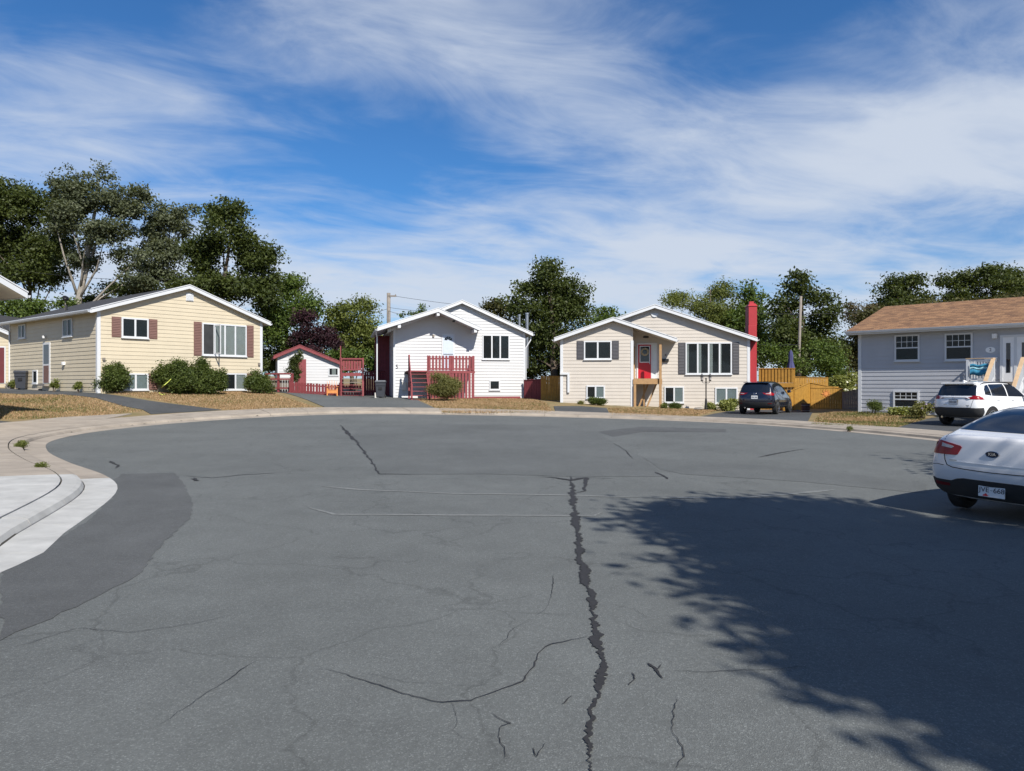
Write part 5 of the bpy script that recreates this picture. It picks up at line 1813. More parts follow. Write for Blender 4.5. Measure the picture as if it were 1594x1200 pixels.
for q, (px, py, lab) in enumerate(((84, 600, 'weed at the foot of the side wall below the door'), (122, 604, 'tall weed on the driveway edge by the white corner'), (20, 598, 'weeds beside the dark wheeled bin'), (1033, 634, 'dry weeds left of the landing posts'))):
    d_ = (38.5, 36.8, 43.0, 42.4)[q]
    shrub('weed', lab, px, d_, [(px, py - 1, 5, 4), (px + 2, py - 6, 2, 4)], 'leaf_light', 70 + q, .07, .14, .8, cat='weeds')
for q, (px, py, s_, lab) in enumerate(((31, 694, 9, 'green weed growing in the kerb joint on the left'), (63, 727, 6, 'low weed in the joint near the new concrete'), (1321, 667, 3.5, 'weed at the kerb in front of the grey bungalow'))):
    g_ = gp(px, py, .12)
    shrub('weed', lab, px, g_[1], [(px, py - s_ * .12, s_ * .8, s_ * .28), (px + 4, py - s_ * .3, s_ * .4, s_ * .3)], 'leaf_light', 80 + q, .05, .08, .8, cat='weeds', aspect=.25)

# grass on the front lawns
def grass(label, px_poly, dens, seed, green=.25, hgt=.07):
    rs = np.random.RandomState(seed)
    poly = [gp(*p, .1) for p in px_poly]
    xs_ = [p[0] for p in poly]
    ys_ = [p[1] for p in poly]
    n = int((max(xs_) - min(xs_)) * (max(ys_) - min(ys_)) * dens)
    n = min(n, 120000)
    x = rs.uniform(min(xs_), max(xs_), n)
    y = rs.uniform(min(ys_), max(ys_), n)
    k = inside_np(poly, x, y)
    x, y = x[k], y[k]
    patch_ = .5 + .5 * np.sin(x * .9 + 1.3 * np.sin(y * .7 + seed)) * np.sin(y * 1.1 + .8 * np.cos(x * .8))
    isg = rs.uniform(0, 1, len(x)) < np.clip(green * 2 * patch_ ** 1.5, 0, .9)
    for sel, m_, nm in ((~isg, 'blade_dry', 'dry_grass'), (isg, 'blade_green', 'green_grass')):
        X_, Y_ = x[sel], y[sel]
        m = len(X_)
        if m == 0:
            continue
        Z_ = Gv(X_, Y_) + .09
        a = rs.uniform(0, 6.283, m)
        w = rs.uniform(.010, .022, m)
        h = rs.uniform(.5, 1.3, m) * hgt
        lx, ly = rs.normal(0, .04, m), rs.normal(0, .04, m)
        v = np.empty((m, 3, 3))
        v[:, 0] = np.stack([X_ - np.cos(a) * w, Y_ - np.sin(a) * w, Z_], 1)
        v[:, 1] = np.stack([X_ + np.cos(a) * w, Y_ + np.sin(a) * w, Z_], 1)
        v[:, 2] = np.stack([X_ + lx, Y_ + ly, Z_ + h], 1)
        me = bpy.data.meshes.new(nm)
        me.vertices.add(m * 3)
        me.vertices.foreach_set('co', v.reshape(-1).astype(np.float32))
        me.loops.add(m * 3)
        me.loops.foreach_set('vertex_index', np.arange(m * 3, dtype=np.int32))
        me.polygons.add(m)
        me.polygons.foreach_set('loop_start', np.arange(0, m * 3, 3, dtype=np.int32))
        me.update(calc_edges=True)
        at = me.attributes.new('tone', 'FLOAT', 'POINT')
        at.data.foreach_set('value', np.repeat(rs.uniform(0, 1, m), 3).astype(np.float32))
        tag(link(nm, me, None, m_), ('parched straw coloured grass ' if nm == 'dry_grass' else 'patchy green grass ') + label, 'grass', kind='stuff')
grass('on the lawn left of the long driveway', [(-70, 613), (0, 613), (95, 615), (150, 621), (188, 632), (222, 640), (150, 647), (60, 652), (-70, 654)], 420, 1, .35)
grass('in front of the cream bungalow', [(155, 611), (410, 606), (425, 612), (505, 638), (420, 640), (350, 638), (250, 624)], 420, 2, .15)
grass('in front of the white bungalow', [(655, 623), (700, 618), (818, 620), (850, 627), (864, 643), (690, 642)], 420, 3, .2)
grass('in front of the pale bungalow', [(946, 635), (1120, 638), (1075, 650), (950, 646)], 420, 4, .2)
grass('in front of the grey bungalow', [(1335, 641), (1440, 643), (1440, 652), (1390, 667), (1262, 661), (1275, 645)], 420, 5, .6)

# ------------------------------------------------------------------ vehicles
def subsurf(verts, faces, lev=2):
    me = bpy.data.meshes.new('cage')
    me.from_pydata(verts, [], faces)
    bm = bmesh.new()
    bm.from_mesh(me)
    bmesh.ops.remove_doubles(bm, verts=bm.verts[:], dist=1e-5)
    bmesh.ops.recalc_face_normals(bm, faces=bm.faces[:])
    bm.to_mesh(me)
    bm.free()
    o = bpy.data.objects.new('cage', me)
    COL.objects.link(o)
    md = o.modifiers.new('s', 'SUBSURF')
    md.levels = lev
    md.subdivision_type = 'CATMULL_CLARK'
    dg = bpy.context.evaluated_depsgraph_get()
    out = bpy.data.meshes.new_from_object(o.evaluated_get(dg))
    bpy.data.objects.remove(o)
    out.polygons.foreach_set('use_smooth', [True] * len(out.polygons))
    return out

def car_shell(st):
    """st: stations from rear to front, each a list of 8 ring points (x, y, z) from the underside centre to the roof centre"""
    verts, faces = [], []
    K = 8
    ring = K * 2 - 2
    for s_ in st:
        R_ = [tuple(p) for p in s_]
        L_ = [(-p[0], p[1], p[2]) for p in s_[1:-1]][::-1]
        verts += R_ + L_
    n = len(st)
    for i in range(n - 1):
        for k in range(ring):
            a, b = i * ring + k, i * ring + (k + 1) % ring
            faces.append((a, b, b + ring, a + ring))
    for end in (0, n - 1):
        o = end * ring
        id_ = lambda k: o + k
        mi = lambda k: o + (ring - k) % ring
        bul = -.05 if end == 0 else .06
        cen = {}
        for k in (2, 3, 4):
            p = verts[id_(k)]
            cen[k] = len(verts)
            verts.append((0, p[1] + bul, p[2]))
        for sd in (id_, mi):
            faces.append((id_(0), sd(1), sd(2), cen[2]))
            faces.append((cen[2], sd(2), sd(3), cen[3]))
            faces.append((cen[3], sd(3), sd(4), cen[4]))
            faces.append((cen[4], sd(4), sd(5), sd(6), id_(7)))
    return subsurf(verts, faces, 2)

class Car:
    def __init__(s, name, label, cat, loc, heading, stations, paint, roll=0.0):
        s.t = thing(name, label, cat, loc, 0)
        s.t.rotation_euler = (0, roll, -heading)
        me = car_shell(stations)
        s.body = link('body', me, s.t, paint)
        bm = bmesh.new()
        bm.from_mesh(me)
        s.bvh = BVHTree.FromBMesh(bm)
        s.bm = bm

    def patch(s, name, poly, view, m, off=.006, step=.06, parent=None, mirror=False):
        """a fitted panel: an outline seen from behind / the side / the front, laid on the body shell"""
        outs = [(poly, view)]
        if mirror:
            if view in ('rear', 'front'):
                outs.append(([(-x, z) for x, z in poly], view))
            else:
                outs.append((poly, 'left' if view == 'right' else 'right'))
        res = None
        for pl, vw in outs:
            bm = grid_clip(pl, step)
            bad = []
            for v in bm.verts:
                a, b = v.co.x, v.co.y
                if vw == 'rear':
                    o, d = Vector((a, -2, b)), Vector((0, 1, 0))
                elif vw == 'front':
                    o, d = Vector((a, 8, b)), Vector((0, -1, 0))
                elif vw == 'right':
                    o, d = Vector((3, a, b)), Vector((-1, 0, 0))
                elif vw == 'left':
                    o, d = Vector((-3, a, b)), Vector((1, 0, 0))
                else:
                    o, d = Vector((a, b, 4)), Vector((0, 0, -1))
                h, nrm, _, _ = s.bvh.ray_cast(o, d)
                if h is None:
                    bad.append(v)
                else:
                    v.co = h + nrm * off
            if bad:
                bmesh.ops.delete(bm, geom=bad, context='VERTS')
            be = [e for e in bm.edges if len(e.link_faces) == 1]
            r = bmesh.ops.extrude_edge_only(bm, edges=be)
            for v in r['geom']:
                if isinstance(v, bmesh.types.BMVert):
                    h, nrm, _, _ = s.bvh.find_nearest(v.co)
                    v.co = h - nrm * .004
            bmesh.ops.recalc_face_normals(bm, faces=bm.faces[:])
            me = bpy.data.meshes.new(name)
            bm.to_mesh(me)
            bm.free()
            smooth_by_angle(me, 35)
            res = link(name, me, parent or s.t, m)
        return res

    def line(s, pts, w, view, m='black', name='seam', off=.003, mirror=False):
        for sg in ((1, -1) if mirror else (1,)):
            P = [Vector((p[0] * (sg if view in ('rear', 'front') else 1), p[1])) for p in pts]
            poly, other = [], []
            for i, p in enumerate(P):
                d = (P[min(i + 1, len(P) - 1)] - P[max(i - 1, 0)]).normalized()
                n = Vector((-d.y, d.x)) * w / 2
                poly.append(tuple(p + n))
                other.append(tuple(p - n))
            s.patch(name, poly + other[::-1], view if sg == 1 or view in ('rear', 'front') else 'left', m, off, .08)

    def wheels(s, ys, track, r, wid, rim='metal', spokes=10):
        for y in ys:
            for sd in (1, -1):
                c = (sd * track, y, r)
                ty = MB().lathe([(r * .66, -wid / 2), (r * .93, -wid / 2), (r, -wid * .36), (r, wid * .36), (r * .93, wid / 2), (r * .66, wid / 2), (r * .64, 0)], 28, c, 'x')
                w_ = ty.build('wheel', 'rubber', s.t, True)
                smooth_by_angle(w_.data, 35)
                rm = MB().lathe([(.02, sd * wid * .40), (r * .16, sd * wid * .42), (r * .16, sd * wid * .30), (r * .6, sd * wid * .18), (r * .6, sd * wid * .05), (.02, sd * wid * .05)], 24, c, 'x')
                rm.build('rim_barrel', 'cladding', w_)
                sp = MB()
                for k in range(spokes):
                    a = 2 * math.pi * k / spokes
                    p0 = Vector((c[0] + sd * wid * .40, y + math.cos(a) * r * .1, r + math.sin(a) * r * .1))
                    p1 = Vector((c[0] + sd * wid * .42, y + math.cos(a) * r * .66, r + math.sin(a) * r * .66))
                    sp.bar(p0, p1, .03, .04, (1, 0, 0))
                sp.tube([(c[0] + sd * wid * .44, y + math.cos(2 * math.pi * k / 24) * r * .67, r + math.sin(2 * math.pi * k / 24) * r * .67) for k in range(25)], .016, 6, False)
                sp.build('spokes', rim, w_)
            for sg in ('right', 'left'):
                arch = [(y + (r + .05) * math.cos(R(a)), r + (r + .05) * math.sin(R(a))) for a in range(-40, 221, 13)]
                s.patch('wheel_arch', arch, sg, 'black', .004, .08)

    def plate(s, x, z, yoff, w, h, chars=None, frame=None, tilt=0):
        hit, nrm, _, _ = s.bvh.ray_cast(Vector((x, -2, z)), Vector((0, 1, 0)))
        y = hit.y - yoff
        p = MB().box(x - w / 2, x + w / 2, y - .012, y, z - h / 2, z + h / 2).build('licence_plate', 'plate', s.t)
        if frame:
            f = MB()
            f.box(x - w / 2 - .012, x + w / 2 + .012, y - .006, y + .02, z - h / 2 - .012, z + h / 2 + .012)
            f.build('plate_frame', 'black', p)
        return p, y - .012

def ring(y, zb, w, wb, zbelt, wr, zr, zt, zl=None, dy=(0,) * 8):
    zl = zl if zl else zb + .14
    P = [(0, zb), (w - .14, zb), (w - .02, zl), (w, (zl + zbelt) / 2 + .02), (wb, zbelt), (wr, zr), (wr * .58, zt - .008), (0, zt)]
    return [(p[0], y + dy[i], p[1]) for i, p in enumerate(P)]

def rear_text_xf(x, y, z):
    return Matrix(((1, 0, 0, x), (0, 0, -1, y), (0, 1, 0, z), (0, 0, 0, 1)))

def sedan():
    # white four door saloon parked nose to the kerb on the right
    hd = R(57)
    d1 = 9.9
    lx = (1437 - CX) / FPX * d1
    c, s_ = math.cos(hd), math.sin(hd)
    # rear left corner -> rear centre
    ox, oy = lx + .80 * c, d1 - .80 * s_
    oz = G(ox + s_ * 1.5, oy + c * 1.5) + .0
    st = [[(0, .14, .27), (.60, .22, .27), (.735, .13, .40), (.775, .05, .58), (.715, .11, .93), (.64, .14, 1.045), (.36, .075, 1.075), (0, .055, 1.08)],
          ring(.27, .24, .845, .80, .95, .70, 1.075, 1.10),
          ring(.46, .22, .86, .815, .96, .715, 1.095, 1.12),
          ring(.88, .20, .86, .815, .955, .655, 1.26, 1.295),
          ring(1.34, .20, .86, .81, .95, .575, 1.40, 1.428),
          ring(2.05, .20, .86, .81, .935, .56, 1.43, 1.462),
          ring(2.60, .20, .86, .81, .925, .57, 1.39, 1.43),
          ring(3.00, .20, .86, .80, .915, .62, 1.19, 1.23),
          ring(3.40, .20, .86, .79, .90, .67, .985, 1.02),
          ring(3.90, .22, .84, .76, .80, .62, .88, .92),
          [(0, 4.25, .24), (.60, 4.17, .24), (.72, 4.18, .36), (.74, 4.22, .52), (.68, 4.18, .70), (.58, 4.13, .78), (.3, 4.17, .80), (0, 4.18, .81)]]
    K = Car('parked_sedan', 'white four door sedan with its rear towards the camera at the right edge', 'car', (ox, oy, oz), hd, st, 'paint_silver', R(1.6))
    K.wheels((.95, 3.5), .745, .305, .19)
    K.patch('rear_window', [(-.67, 1.125), (.67, 1.125), (.63, 1.20), (.53, 1.375), (.49, 1.40), (-.49, 1.40), (-.53, 1.375), (-.63, 1.20)], 'rear', 'car_glass', .004)
    K.patch('windscreen', [(-.64, 1.06), (.64, 1.06), (.50, 1.36), (-.50, 1.36)], 'front', 'car_glass', .004)
    K.patch('side_window', [(1.12, 1.0), (1.95, .985), (1.95, 1.37), (1.60, 1.36), (1.35, 1.25)], 'right', 'car_glass', .004, mirror=True)
    K.patch('side_window', [(2.03, .985), (3.05, .97), (2.62, 1.28), (2.45, 1.35), (2.03, 1.37)], 'right', 'car_glass', .004, mirror=True)
    # tail lamps: red body with clear centre
    lamp = [(-.79, .985), (-.66, .985), (-.50, .958), (-.395, .938), (-.375, .918), (-.42, .825), (-.45, .812), (-.80, .805)]
    clear = [(-.64, .955), (-.50, .930), (-.47, .918), (-.50, .895), (-.64, .908)]
    K.patch('tail_lamp', lamp, 'rear', 'lens_red', .010, .05, mirror=True)
    K.patch('clear_lens', clear, 'rear', 'lens_clear', .016, .05, mirror=True)
    K.patch('dark_lens', [(-.78, .975), (-.73, .975), (-.73, .925), (-.78, .92)], 'rear', 'lens_dark', .014, .05, mirror=True)
    # boot lid gap, bumper step, lower black bumper with reflectors
    K.line([(-.60, .812), (-.585, .74), (-.55, .675), (-.48, .652), (-.3, .642), (0, .636), (.3, .642), (.48, .652), (.55, .675), (.585, .74), (.60, .812)], .011, 'rear')
    K.line([(-.62, 1.06), (-.62, 1.0)], .010, 'rear', mirror=True)
    K.line([(-.775, .66), (-.70, .672), (-.60, .668)], .008, 'rear', mirror=True)
    K.patch('lower_bumper', [(-.77, .49), (-.70, .475), (-.50, .475), (-.42, .51), (-.34, .525), (.34, .525), (.42, .51), (.50, .475), (.70, .475), (.77, .49), (.74, .36), (.66, .30), (.60, .285), (-.60, .285), (-.66, .30), (-.74, .36)], 'rear', 'cladding', .010)
    K.patch('reflector', [(-.72, .445), (-.52, .44), (-.52, .405), (-.72, .40)], 'rear', 'lens_dark', .014, .05, mirror=True)
    K.patch('boot_crease', [(-.5, .735), (.5, .735), (.52, .728), (-.52, .728)], 'rear', 'paint_silver', .006, .08)
    p, y = K.plate(0, .405, .02, .305, .155)
    text('JVE', .088, 'ink', p, 'lettering', rear_text_xf(-.085, y - .002, .413), .001)
    text('668', .088, 'ink', p, 'lettering', rear_text_xf(.085, y - .002, .413), .001)
    MB().box(-.012, .012, y - .003, y, .409, .414).build('dash', 'ink', p)
    MB().prism([(-.10, .335), (-.05, .335), (-.03, .345), (-.055, .352), (-.045, .362), (-.068, .372), (-.075, .36), (-.095, .352)], 1, y - .003, y).build('sticker', 'plate_red', p)
    h, _, _, _ = K.bvh.ray_cast(Vector((0, -2, .865)), Vector((0, 1, 0)))
    bd = MB().prism([(.078 * math.cos(k * math.pi / 16), .865 + .040 * math.sin(k * math.pi / 16)) for k in range(32)], 1, h.y - .012, h.y + .006).build('badge', 'ink', K.t)
    rim = MB().tube([(.078 * math.cos(k * math.pi / 16), h.y - .012, .865 + .040 * math.sin(k * math.pi / 16)) for k in range(33)], .003, 6, False).build('badge_ring', 'chrome', bd)
    text('KIA', .056, 'chrome', bd, 'lettering', rear_text_xf(0, h.y - .013, .866), .001)
    for x in (-.47, .47):
        h, _, _, _ = K.bvh.ray_cast(Vector((x, -2, .745)), Vector((0, 1, 0)))
        MB().box(x - .045, x + .045, h.y - .006, h.y + .01, .737, .753).build('model_script', 'metal', K.t)
    h, _, _, _ = K.bvh.ray_cast(Vector((0, 1.62, 4)), Vector((0, 0, -1)))
    an = MB().lathe([(.05, -.01), (.045, .02), (.02, .03)], 12, (0, 1.62, h.z)).build('antenna', 'black', K.t)
    MB().tube([(0, 1.62, h.z + .02), (0, 1.45, h.z + .24)], [.008, .004], 6).build('mast', 'black', an)
    K.patch('head_lamp', [(-.70, .74), (-.45, .70), (-.45, .60), (-.70, .62)], 'front', 'lens_clear', .01, .05, mirror=True)
    K.patch('grille', [(-.35, .62), (.35, .62), (.3, .52), (-.3, .52)], 'front', 'black', .008)
    for sd in (1, -1):
        MB().hexa([(sd * .84, 2.86, .96), (sd * 1.0, 2.84, .98), (sd * 1.0, 2.95, .98), (sd * .84, 2.98, .96), (sd * .84, 2.87, 1.08), (sd * .99, 2.86, 1.09), (sd * .99, 2.94, 1.09), (sd * .84, 2.97, 1.08)]).build('door_mirror', 'paint_silver', K.t, bevel=.02)
        for y in (1.25, 2.25):
            MB().box(sd * .855, sd * .885, y, y + .17, .855, .88).build('door_handle', 'paint_silver', K.t, bevel=.008)
    K.line([(1.10, .3), (1.15, .75), (1.10, .93)], .008, 'right')
    K.line([(1.99, .3), (1.99, .93)], .008, 'right')
sedan()

def suv(name, label, px, d1, hd, half, paint, L_, H_, W_, kind):
    hd = R(hd)
    c, s_ = math.cos(hd), math.sin(hd)
    lx = (px - CX) / FPX * d1
    ox, oy = lx + half * c, d1 - half * s_
    oz = G(ox + s_ * 1.5, oy + c * 1.5) + .125
    w = W_ / 2
    hs = H_ / 1.68
    st = [[(0, .10, .34), (w - .22, .20, .34), (w - .10, .12, .46), (w - .06, .03, .66), (w - .11, .12, 1.10 * hs), (w - .26, .40, 1.56 * hs), (w * .45, .34, 1.60 * hs), (0, .33, 1.61 * hs)],
          ring(.42, .30, w - .01, w - .075, 1.08 * hs, w - .255, 1.585 * hs, 1.635 * hs),
          ring(.90, .26, w, w - .06, 1.06 * hs, w - .24, 1.61 * hs, 1.66 * hs),
          ring(1.55, .26, w, w - .055, 1.04 * hs, w - .235, 1.63 * hs, 1.685 * hs),
          ring(2.20, .26, w, w - .055, 1.03 * hs, w - .235, 1.625 * hs, 1.68 * hs),
          ring(2.75, .26, w, w - .055, 1.02 * hs, w - .25, 1.55 * hs, 1.60 * hs),
          ring(3.15, .26, w, w - .06, 1.02 * hs, w - .22, 1.32 * hs, 1.36 * hs),
          ring(3.50, .26, w, w - .07, 1.00 * hs, w - .20, 1.10 * hs, 1.13 * hs),
          ring(4.05, .28, w - .02, w - .10, .90 * hs, w - .26, 1.00 * hs, 1.03 * hs),
          [(0, L_ - .04, .30), (w - .26, L_ - .14, .30), (w - .14, L_ - .16, .44), (w - .12, L_ - .08, .62), (w - .18, L_ - .12, .84), (w - .30, L_ - .18, .92), (.35, L_ - .14, .94), (0, L_ - .13, .95)]]
    K = Car(name, label, 'car', (ox, oy, oz), hd, st, paint)
    K.wheels((.93, .93 + 2.69), w - .11, .355, .22, 'chrome' if kind == 'navy' else 'metal')
    e = w - .10
    K.patch('rear_window', [(-e + .10, 1.13 * hs), (e - .10, 1.13 * hs), (e - .17, 1.50 * hs), (e - .22, 1.535 * hs), (-e + .22, 1.535 * hs), (-e + .17, 1.50 * hs)], 'rear', 'car_glass', .006)
    K.patch('windscreen', [(-.68, 1.14 * hs), (.68, 1.14 * hs), (.56, 1.53 * hs), (-.56, 1.53 * hs)], 'front', 'car_glass', .005)
    K.patch('side_window', [(.62, 1.17 * hs), (.98, 1.13 * hs), (.98, 1.53 * hs), (.80, 1.50 * hs), (.66, 1.36 * hs)], 'right', 'car_glass', .005, mirror=True)
    K.patch('side_window', [(1.02, 1.125 * hs), (1.95, 1.10 * hs), (1.95, 1.56 * hs), (1.10, 1.545 * hs), (1.02, 1.53 * hs)], 'right', 'car_glass', .005, mirror=True)
    K.patch('side_window', [(2.02, 1.10 * hs), (3.15, 1.08 * hs), (2.72, 1.46 * hs), (2.50, 1.54 * hs), (2.02, 1.56 * hs)], 'right', 'car_glass', .005, mirror=True)
    # roof spoiler over the hatch
    MB().hexa([(-e + .2, .24, 1.575 * hs), (e - .2, .24, 1.575 * hs), (e - .24, .60, 1.60 * hs), (-e + .24, .60, 1.60 * hs), (-e + .22, .26, 1.605 * hs), (e - .22, .26, 1.605 * hs), (e - .26, .60, 1.645 * hs), (-e + .26, .60, 1.645 * hs)]).build('spoiler', paint, K.t, bevel=.01)
    if kind == 'white':
        K.patch('tail_lamp', [(-e - .03, 1.16), (-e + .12, 1.13), (-e + .36, 1.06), (-e + .42, 1.03), (-e + .22, 1.015), (-e - .03, .99)], 'rear', 'lens_red', .012, .06, mirror=True)
        K.patch('tail_lamp_side', [(.06, 1.14), (.30, 1.13), (.52, 1.0), (.30, 1.0), (.06, 1.0)], 'right', 'lens_red', .010, .06, mirror=True)
        K.patch('hatch_garnish', [(-.46, 1.09), (.46, 1.09), (.58, 1.02), (.53, 1.015), (.42, 1.065), (-.42, 1.065), (-.53, 1.015), (-.58, 1.02)], 'rear', 'paint_white', .03, .06)
        K.patch('lower_bumper', [(-e, .68), (-e + .12, .69), (e - .12, .69), (e, .68), (e - .02, .42), (e - .14, .35), (-e + .14, .35), (-e + .02, .42)], 'rear', 'cladding', .014)
        K.patch('sill_cladding', [(1.3, .45), (3.25, .45), (3.25, .31), (1.3, .31)], 'right', 'cladding', .01, .1, mirror=True)
        K.patch('bumper_side', [(.05, .68), (.40, .70), (.46, .55), (.44, .36), (.1, .36)], 'right', 'cladding', .016, .1, mirror=True)
        zp = .90
        ws = ((-.30, .80, .07), (.50, .78, .07))
    else:
        K.patch('tail_lamp', [(-e - .04, 1.10), (-e + .10, 1.09), (-e + .36, 1.06), (-e + .42, 1.03), (-e + .30, .99), (-e - .02, .94)], 'rear', 'lens_red', .012, .06, mirror=True)
        K.patch('tail_lamp_side', [(.08, 1.08), (.30, 1.07), (.42, 1.05), (.30, .99), (.08, .96)], 'right', 'lens_red', .010, .06, mirror=True)
        K.patch('clear_lens', [(-e + .10, 1.06), (-e + .30, 1.04), (-e + .30, 1.015), (-e + .10, 1.02)], 'rear', 'lens_clear', .018, .06, mirror=True)
        K.patch('lower_bumper', [(-e, .62), (e, .62), (e - .02, .42), (e - .14, .35), (-e + .14, .35), (-e + .02, .42)], 'rear', 'cladding', .012)
        K.patch('reflector', [(-e + .03, .58), (-e + .20, .57), (-e + .20, .535), (-e + .03, .54)], 'rear', 'lens_dark', .02, .06, mirror=True)
        K.patch('sill_cladding', [(1.3, .42), (3.25, .42), (3.25, .31), (1.3, .31)], 'right', 'cladding', .01, .1, mirror=True)
        h, _, _, _ = K.bvh.ray_cast(Vector((0, -2, 1.03)), Vector((0, 1, 0)))
        K_b = MB().tube([(.075 * math.cos(k * math.pi / 10), h.y - .01, 1.03 + .05 * math.sin(k * math.pi / 10)) for k in range(21)], .009, 6, False)
        K_b.tube([(-.06, h.y - .01, 1.055), (0, h.y - .01, 1.01), (.06, h.y - .01, 1.055)], .008, 6)
        K_b.build('badge', 'chrome', K.t)
        zp = .86
    K.line([(-.62, .70), (-.3, .69), (.3, .69), (.62, .70), (.68, 1.0)], .012, 'rear')
    p, y = K.plate(0, zp, .015, .31, .16, frame=True)
    for k in range(6):
        x = -.115 + .042 * k + (.02 if k > 2 else 0)
        MB().box(x - .012, x + .012, y - .003, y, zp - .035, zp + .03).build('character', 'ink', p)
    if kind == 'white':
        h, _, _, _ = K.bvh.ray_cast(Vector((0, -2, 1.045)), Vector((0, 1, 0)))
        b = MB().tube([(.06 * math.cos(k * math.pi / 10), h.y - .04, 1.035 + .042 * math.sin(k * math.pi / 10)) for k in range(21)], .008, 6, False)
        b.tube([(.025 * math.cos(k * math.pi / 8), h.y - .04, 1.035 + .04 * math.sin(k * math.pi / 8)) for k in range(17)], .006, 6, False)
        b.build('badge', 'chrome', K.t)
        for x, z, ww in ws:
            h, _, _, _ = K.bvh.ray_cast(Vector((x, -2, z)), Vector((0, 1, 0)))
            MB().box(x - ww, x + ww, h.y - .006, h.y + .01, z - .012, z + .012).build('model_script', 'metal', K.t)
        h, _, _, _ = K.bvh.ray_cast(Vector((0, .75, 4)), Vector((0, 0, -1)))
        MB().hexa([(-.04, .66, h.z - .02), (.04, .66, h.z - .02), (.05, .88, h.z - .01), (-.05, .88, h.z - .01), (-.012, .66, h.z + .07), (.012, .66, h.z + .07), (.02, .85, h.z + .015), (-.02, .85, h.z + .015)]).build('shark_fin', 'paint_white', K.t, bevel=.008)
    for sd in (1, -1):
        pts = []
        for k in range(9):
            y = .62 + 2.0 * k / 8
            h, _, _, _ = K.bvh.ray_cast(Vector((sd * (w - .30), y, 4)), Vector((0, 0, -1)))
            pts.append((sd * (w - .30), y, h.z + (.045 if 0 < k < 8 else -.01)))
        if kind == 'white':
            MB().tube(pts, .018, 6).build('roof_rail', 'black', K.t, True)
        MB().hexa([(sd * (w - .02), 2.92, 1.06), (sd * (w + .16), 2.90, 1.07), (sd * (w + .16), 3.02, 1.07), (sd * (w - .02), 3.05, 1.06),
                   (sd * (w - .02), 2.93, 1.20), (sd * (w + .15), 2.92, 1.22), (sd * (w + .15), 3.0, 1.22), (sd * (w - .02), 3.04, 1.20)]).build('door_mirror', paint if kind == 'navy' else 'cladding', K.t, bevel=.025)
        for y in (1.35, 2.25):
            h, _, _, _ = K.bvh.ray_cast(Vector((sd * 3, y, .97)), Vector((-sd, 0, 0)))
            MB().box(h.x - .01, h.x + .03, y - .09, y + .09, .955, .985).build('door_handle', 'chrome' if kind == 'navy' else paint, K.t, bevel=.008)
    K.line([(1.22, .45), (1.28, .80), (1.05, 1.08)], .009, 'right')
    K.line([(1.985, .45), (1.985, 1.08)], .009, 'right')
    K.line([(3.05, .45), (3.10, .9), (3.05, 1.05)], .009, 'right')
    K.patch('head_lamp', [(-.82, .86), (-.5, .80), (-.5, .70), (-.80, .74)], 'front', 'lens_clear', .01, .06, mirror=True)
    K.patch('grille', [(-.42, .78), (.42, .78), (.34, .5), (-.34, .5)], 'front', 'black', .008)
    MB().tube([(-.5, .14, .33), (-.5, .5, .34)], .04, 10).build('exhaust', 'chrome', K.t)
suv('parked_suv', 'dark navy SUV parked beside the red chimney', 1147, 37.0, 33, .86, 'paint_navy', 4.55, 1.67, 1.84, 'navy')
suv('parked_suv', 'white SUV with black bumper in front of the grey bungalow', 1448, 28.3, 63, .87, 'paint_white', 4.6, 1.69, 1.855, 'white')

# ------------------------------------------------------------------ small things
def wheelie_bin(label, px, py, d, rz, dark=False):
    a = wp(px, py, d)
    z = G(a.x, a.y) + .12
    t = thing('wheeled_bin', label, 'bin', (a.x, a.y, z), rz, 'wheeled bins')
    MB().hexa([(-.24, -.27, .06), (.24, -.27, .06), (.24, .25, .06), (-.24, .25, .06), (-.31, -.36, .98), (.31, -.36, .98), (.31, .34, .98), (-.31, .34, .98)]).build('body', 'bin_plastic', t, bevel=.03)
    r = MB()
    r.box(-.33, .33, -.39, .37, .94, 1.0)
    r.build('rim', 'bin_plastic', t, bevel=.012)
    MB().hexa([(-.335, -.40, 1.003), (.335, -.40, 1.003), (.335, .38, 1.003), (-.335, .38, 1.003), (-.28, -.34, 1.075), (.28, -.34, 1.075), (.28, .30, 1.085), (-.28, .30, 1.085)]).build('lid', 'bin_plastic' if dark else 'bin_lid', t, bevel=.02)
    MB().tube([(-.26, .44, .98), (.26, .44, .98)], .018, 8).build('handle', 'bin_plastic', t)
    MB().box(-.10, .10, -.352, -.318, .50, .66).build('emblem', 'black', t)
    b = MB()
    b.box(-.29, .29, -.37, -.30, .76, .80)
    b.build('front_rib', 'bin_plastic', t)
    for sx in (-1, 1):
        MB().lathe([(.03, -.03), (.10, -.03), (.10, .03), (.03, .03)], 14, (sx * .27, .24, .10), 'x').build('wheel', 'rubber', t)
wheelie_bin('dark wheeled bin by the side wall of the cream bungalow', 35, 600, 41.6, R(12), True)
wheelie_bin('grey wheeled bin beside the downspout of the white bungalow', 592.5, 600, 45.4, R(6))

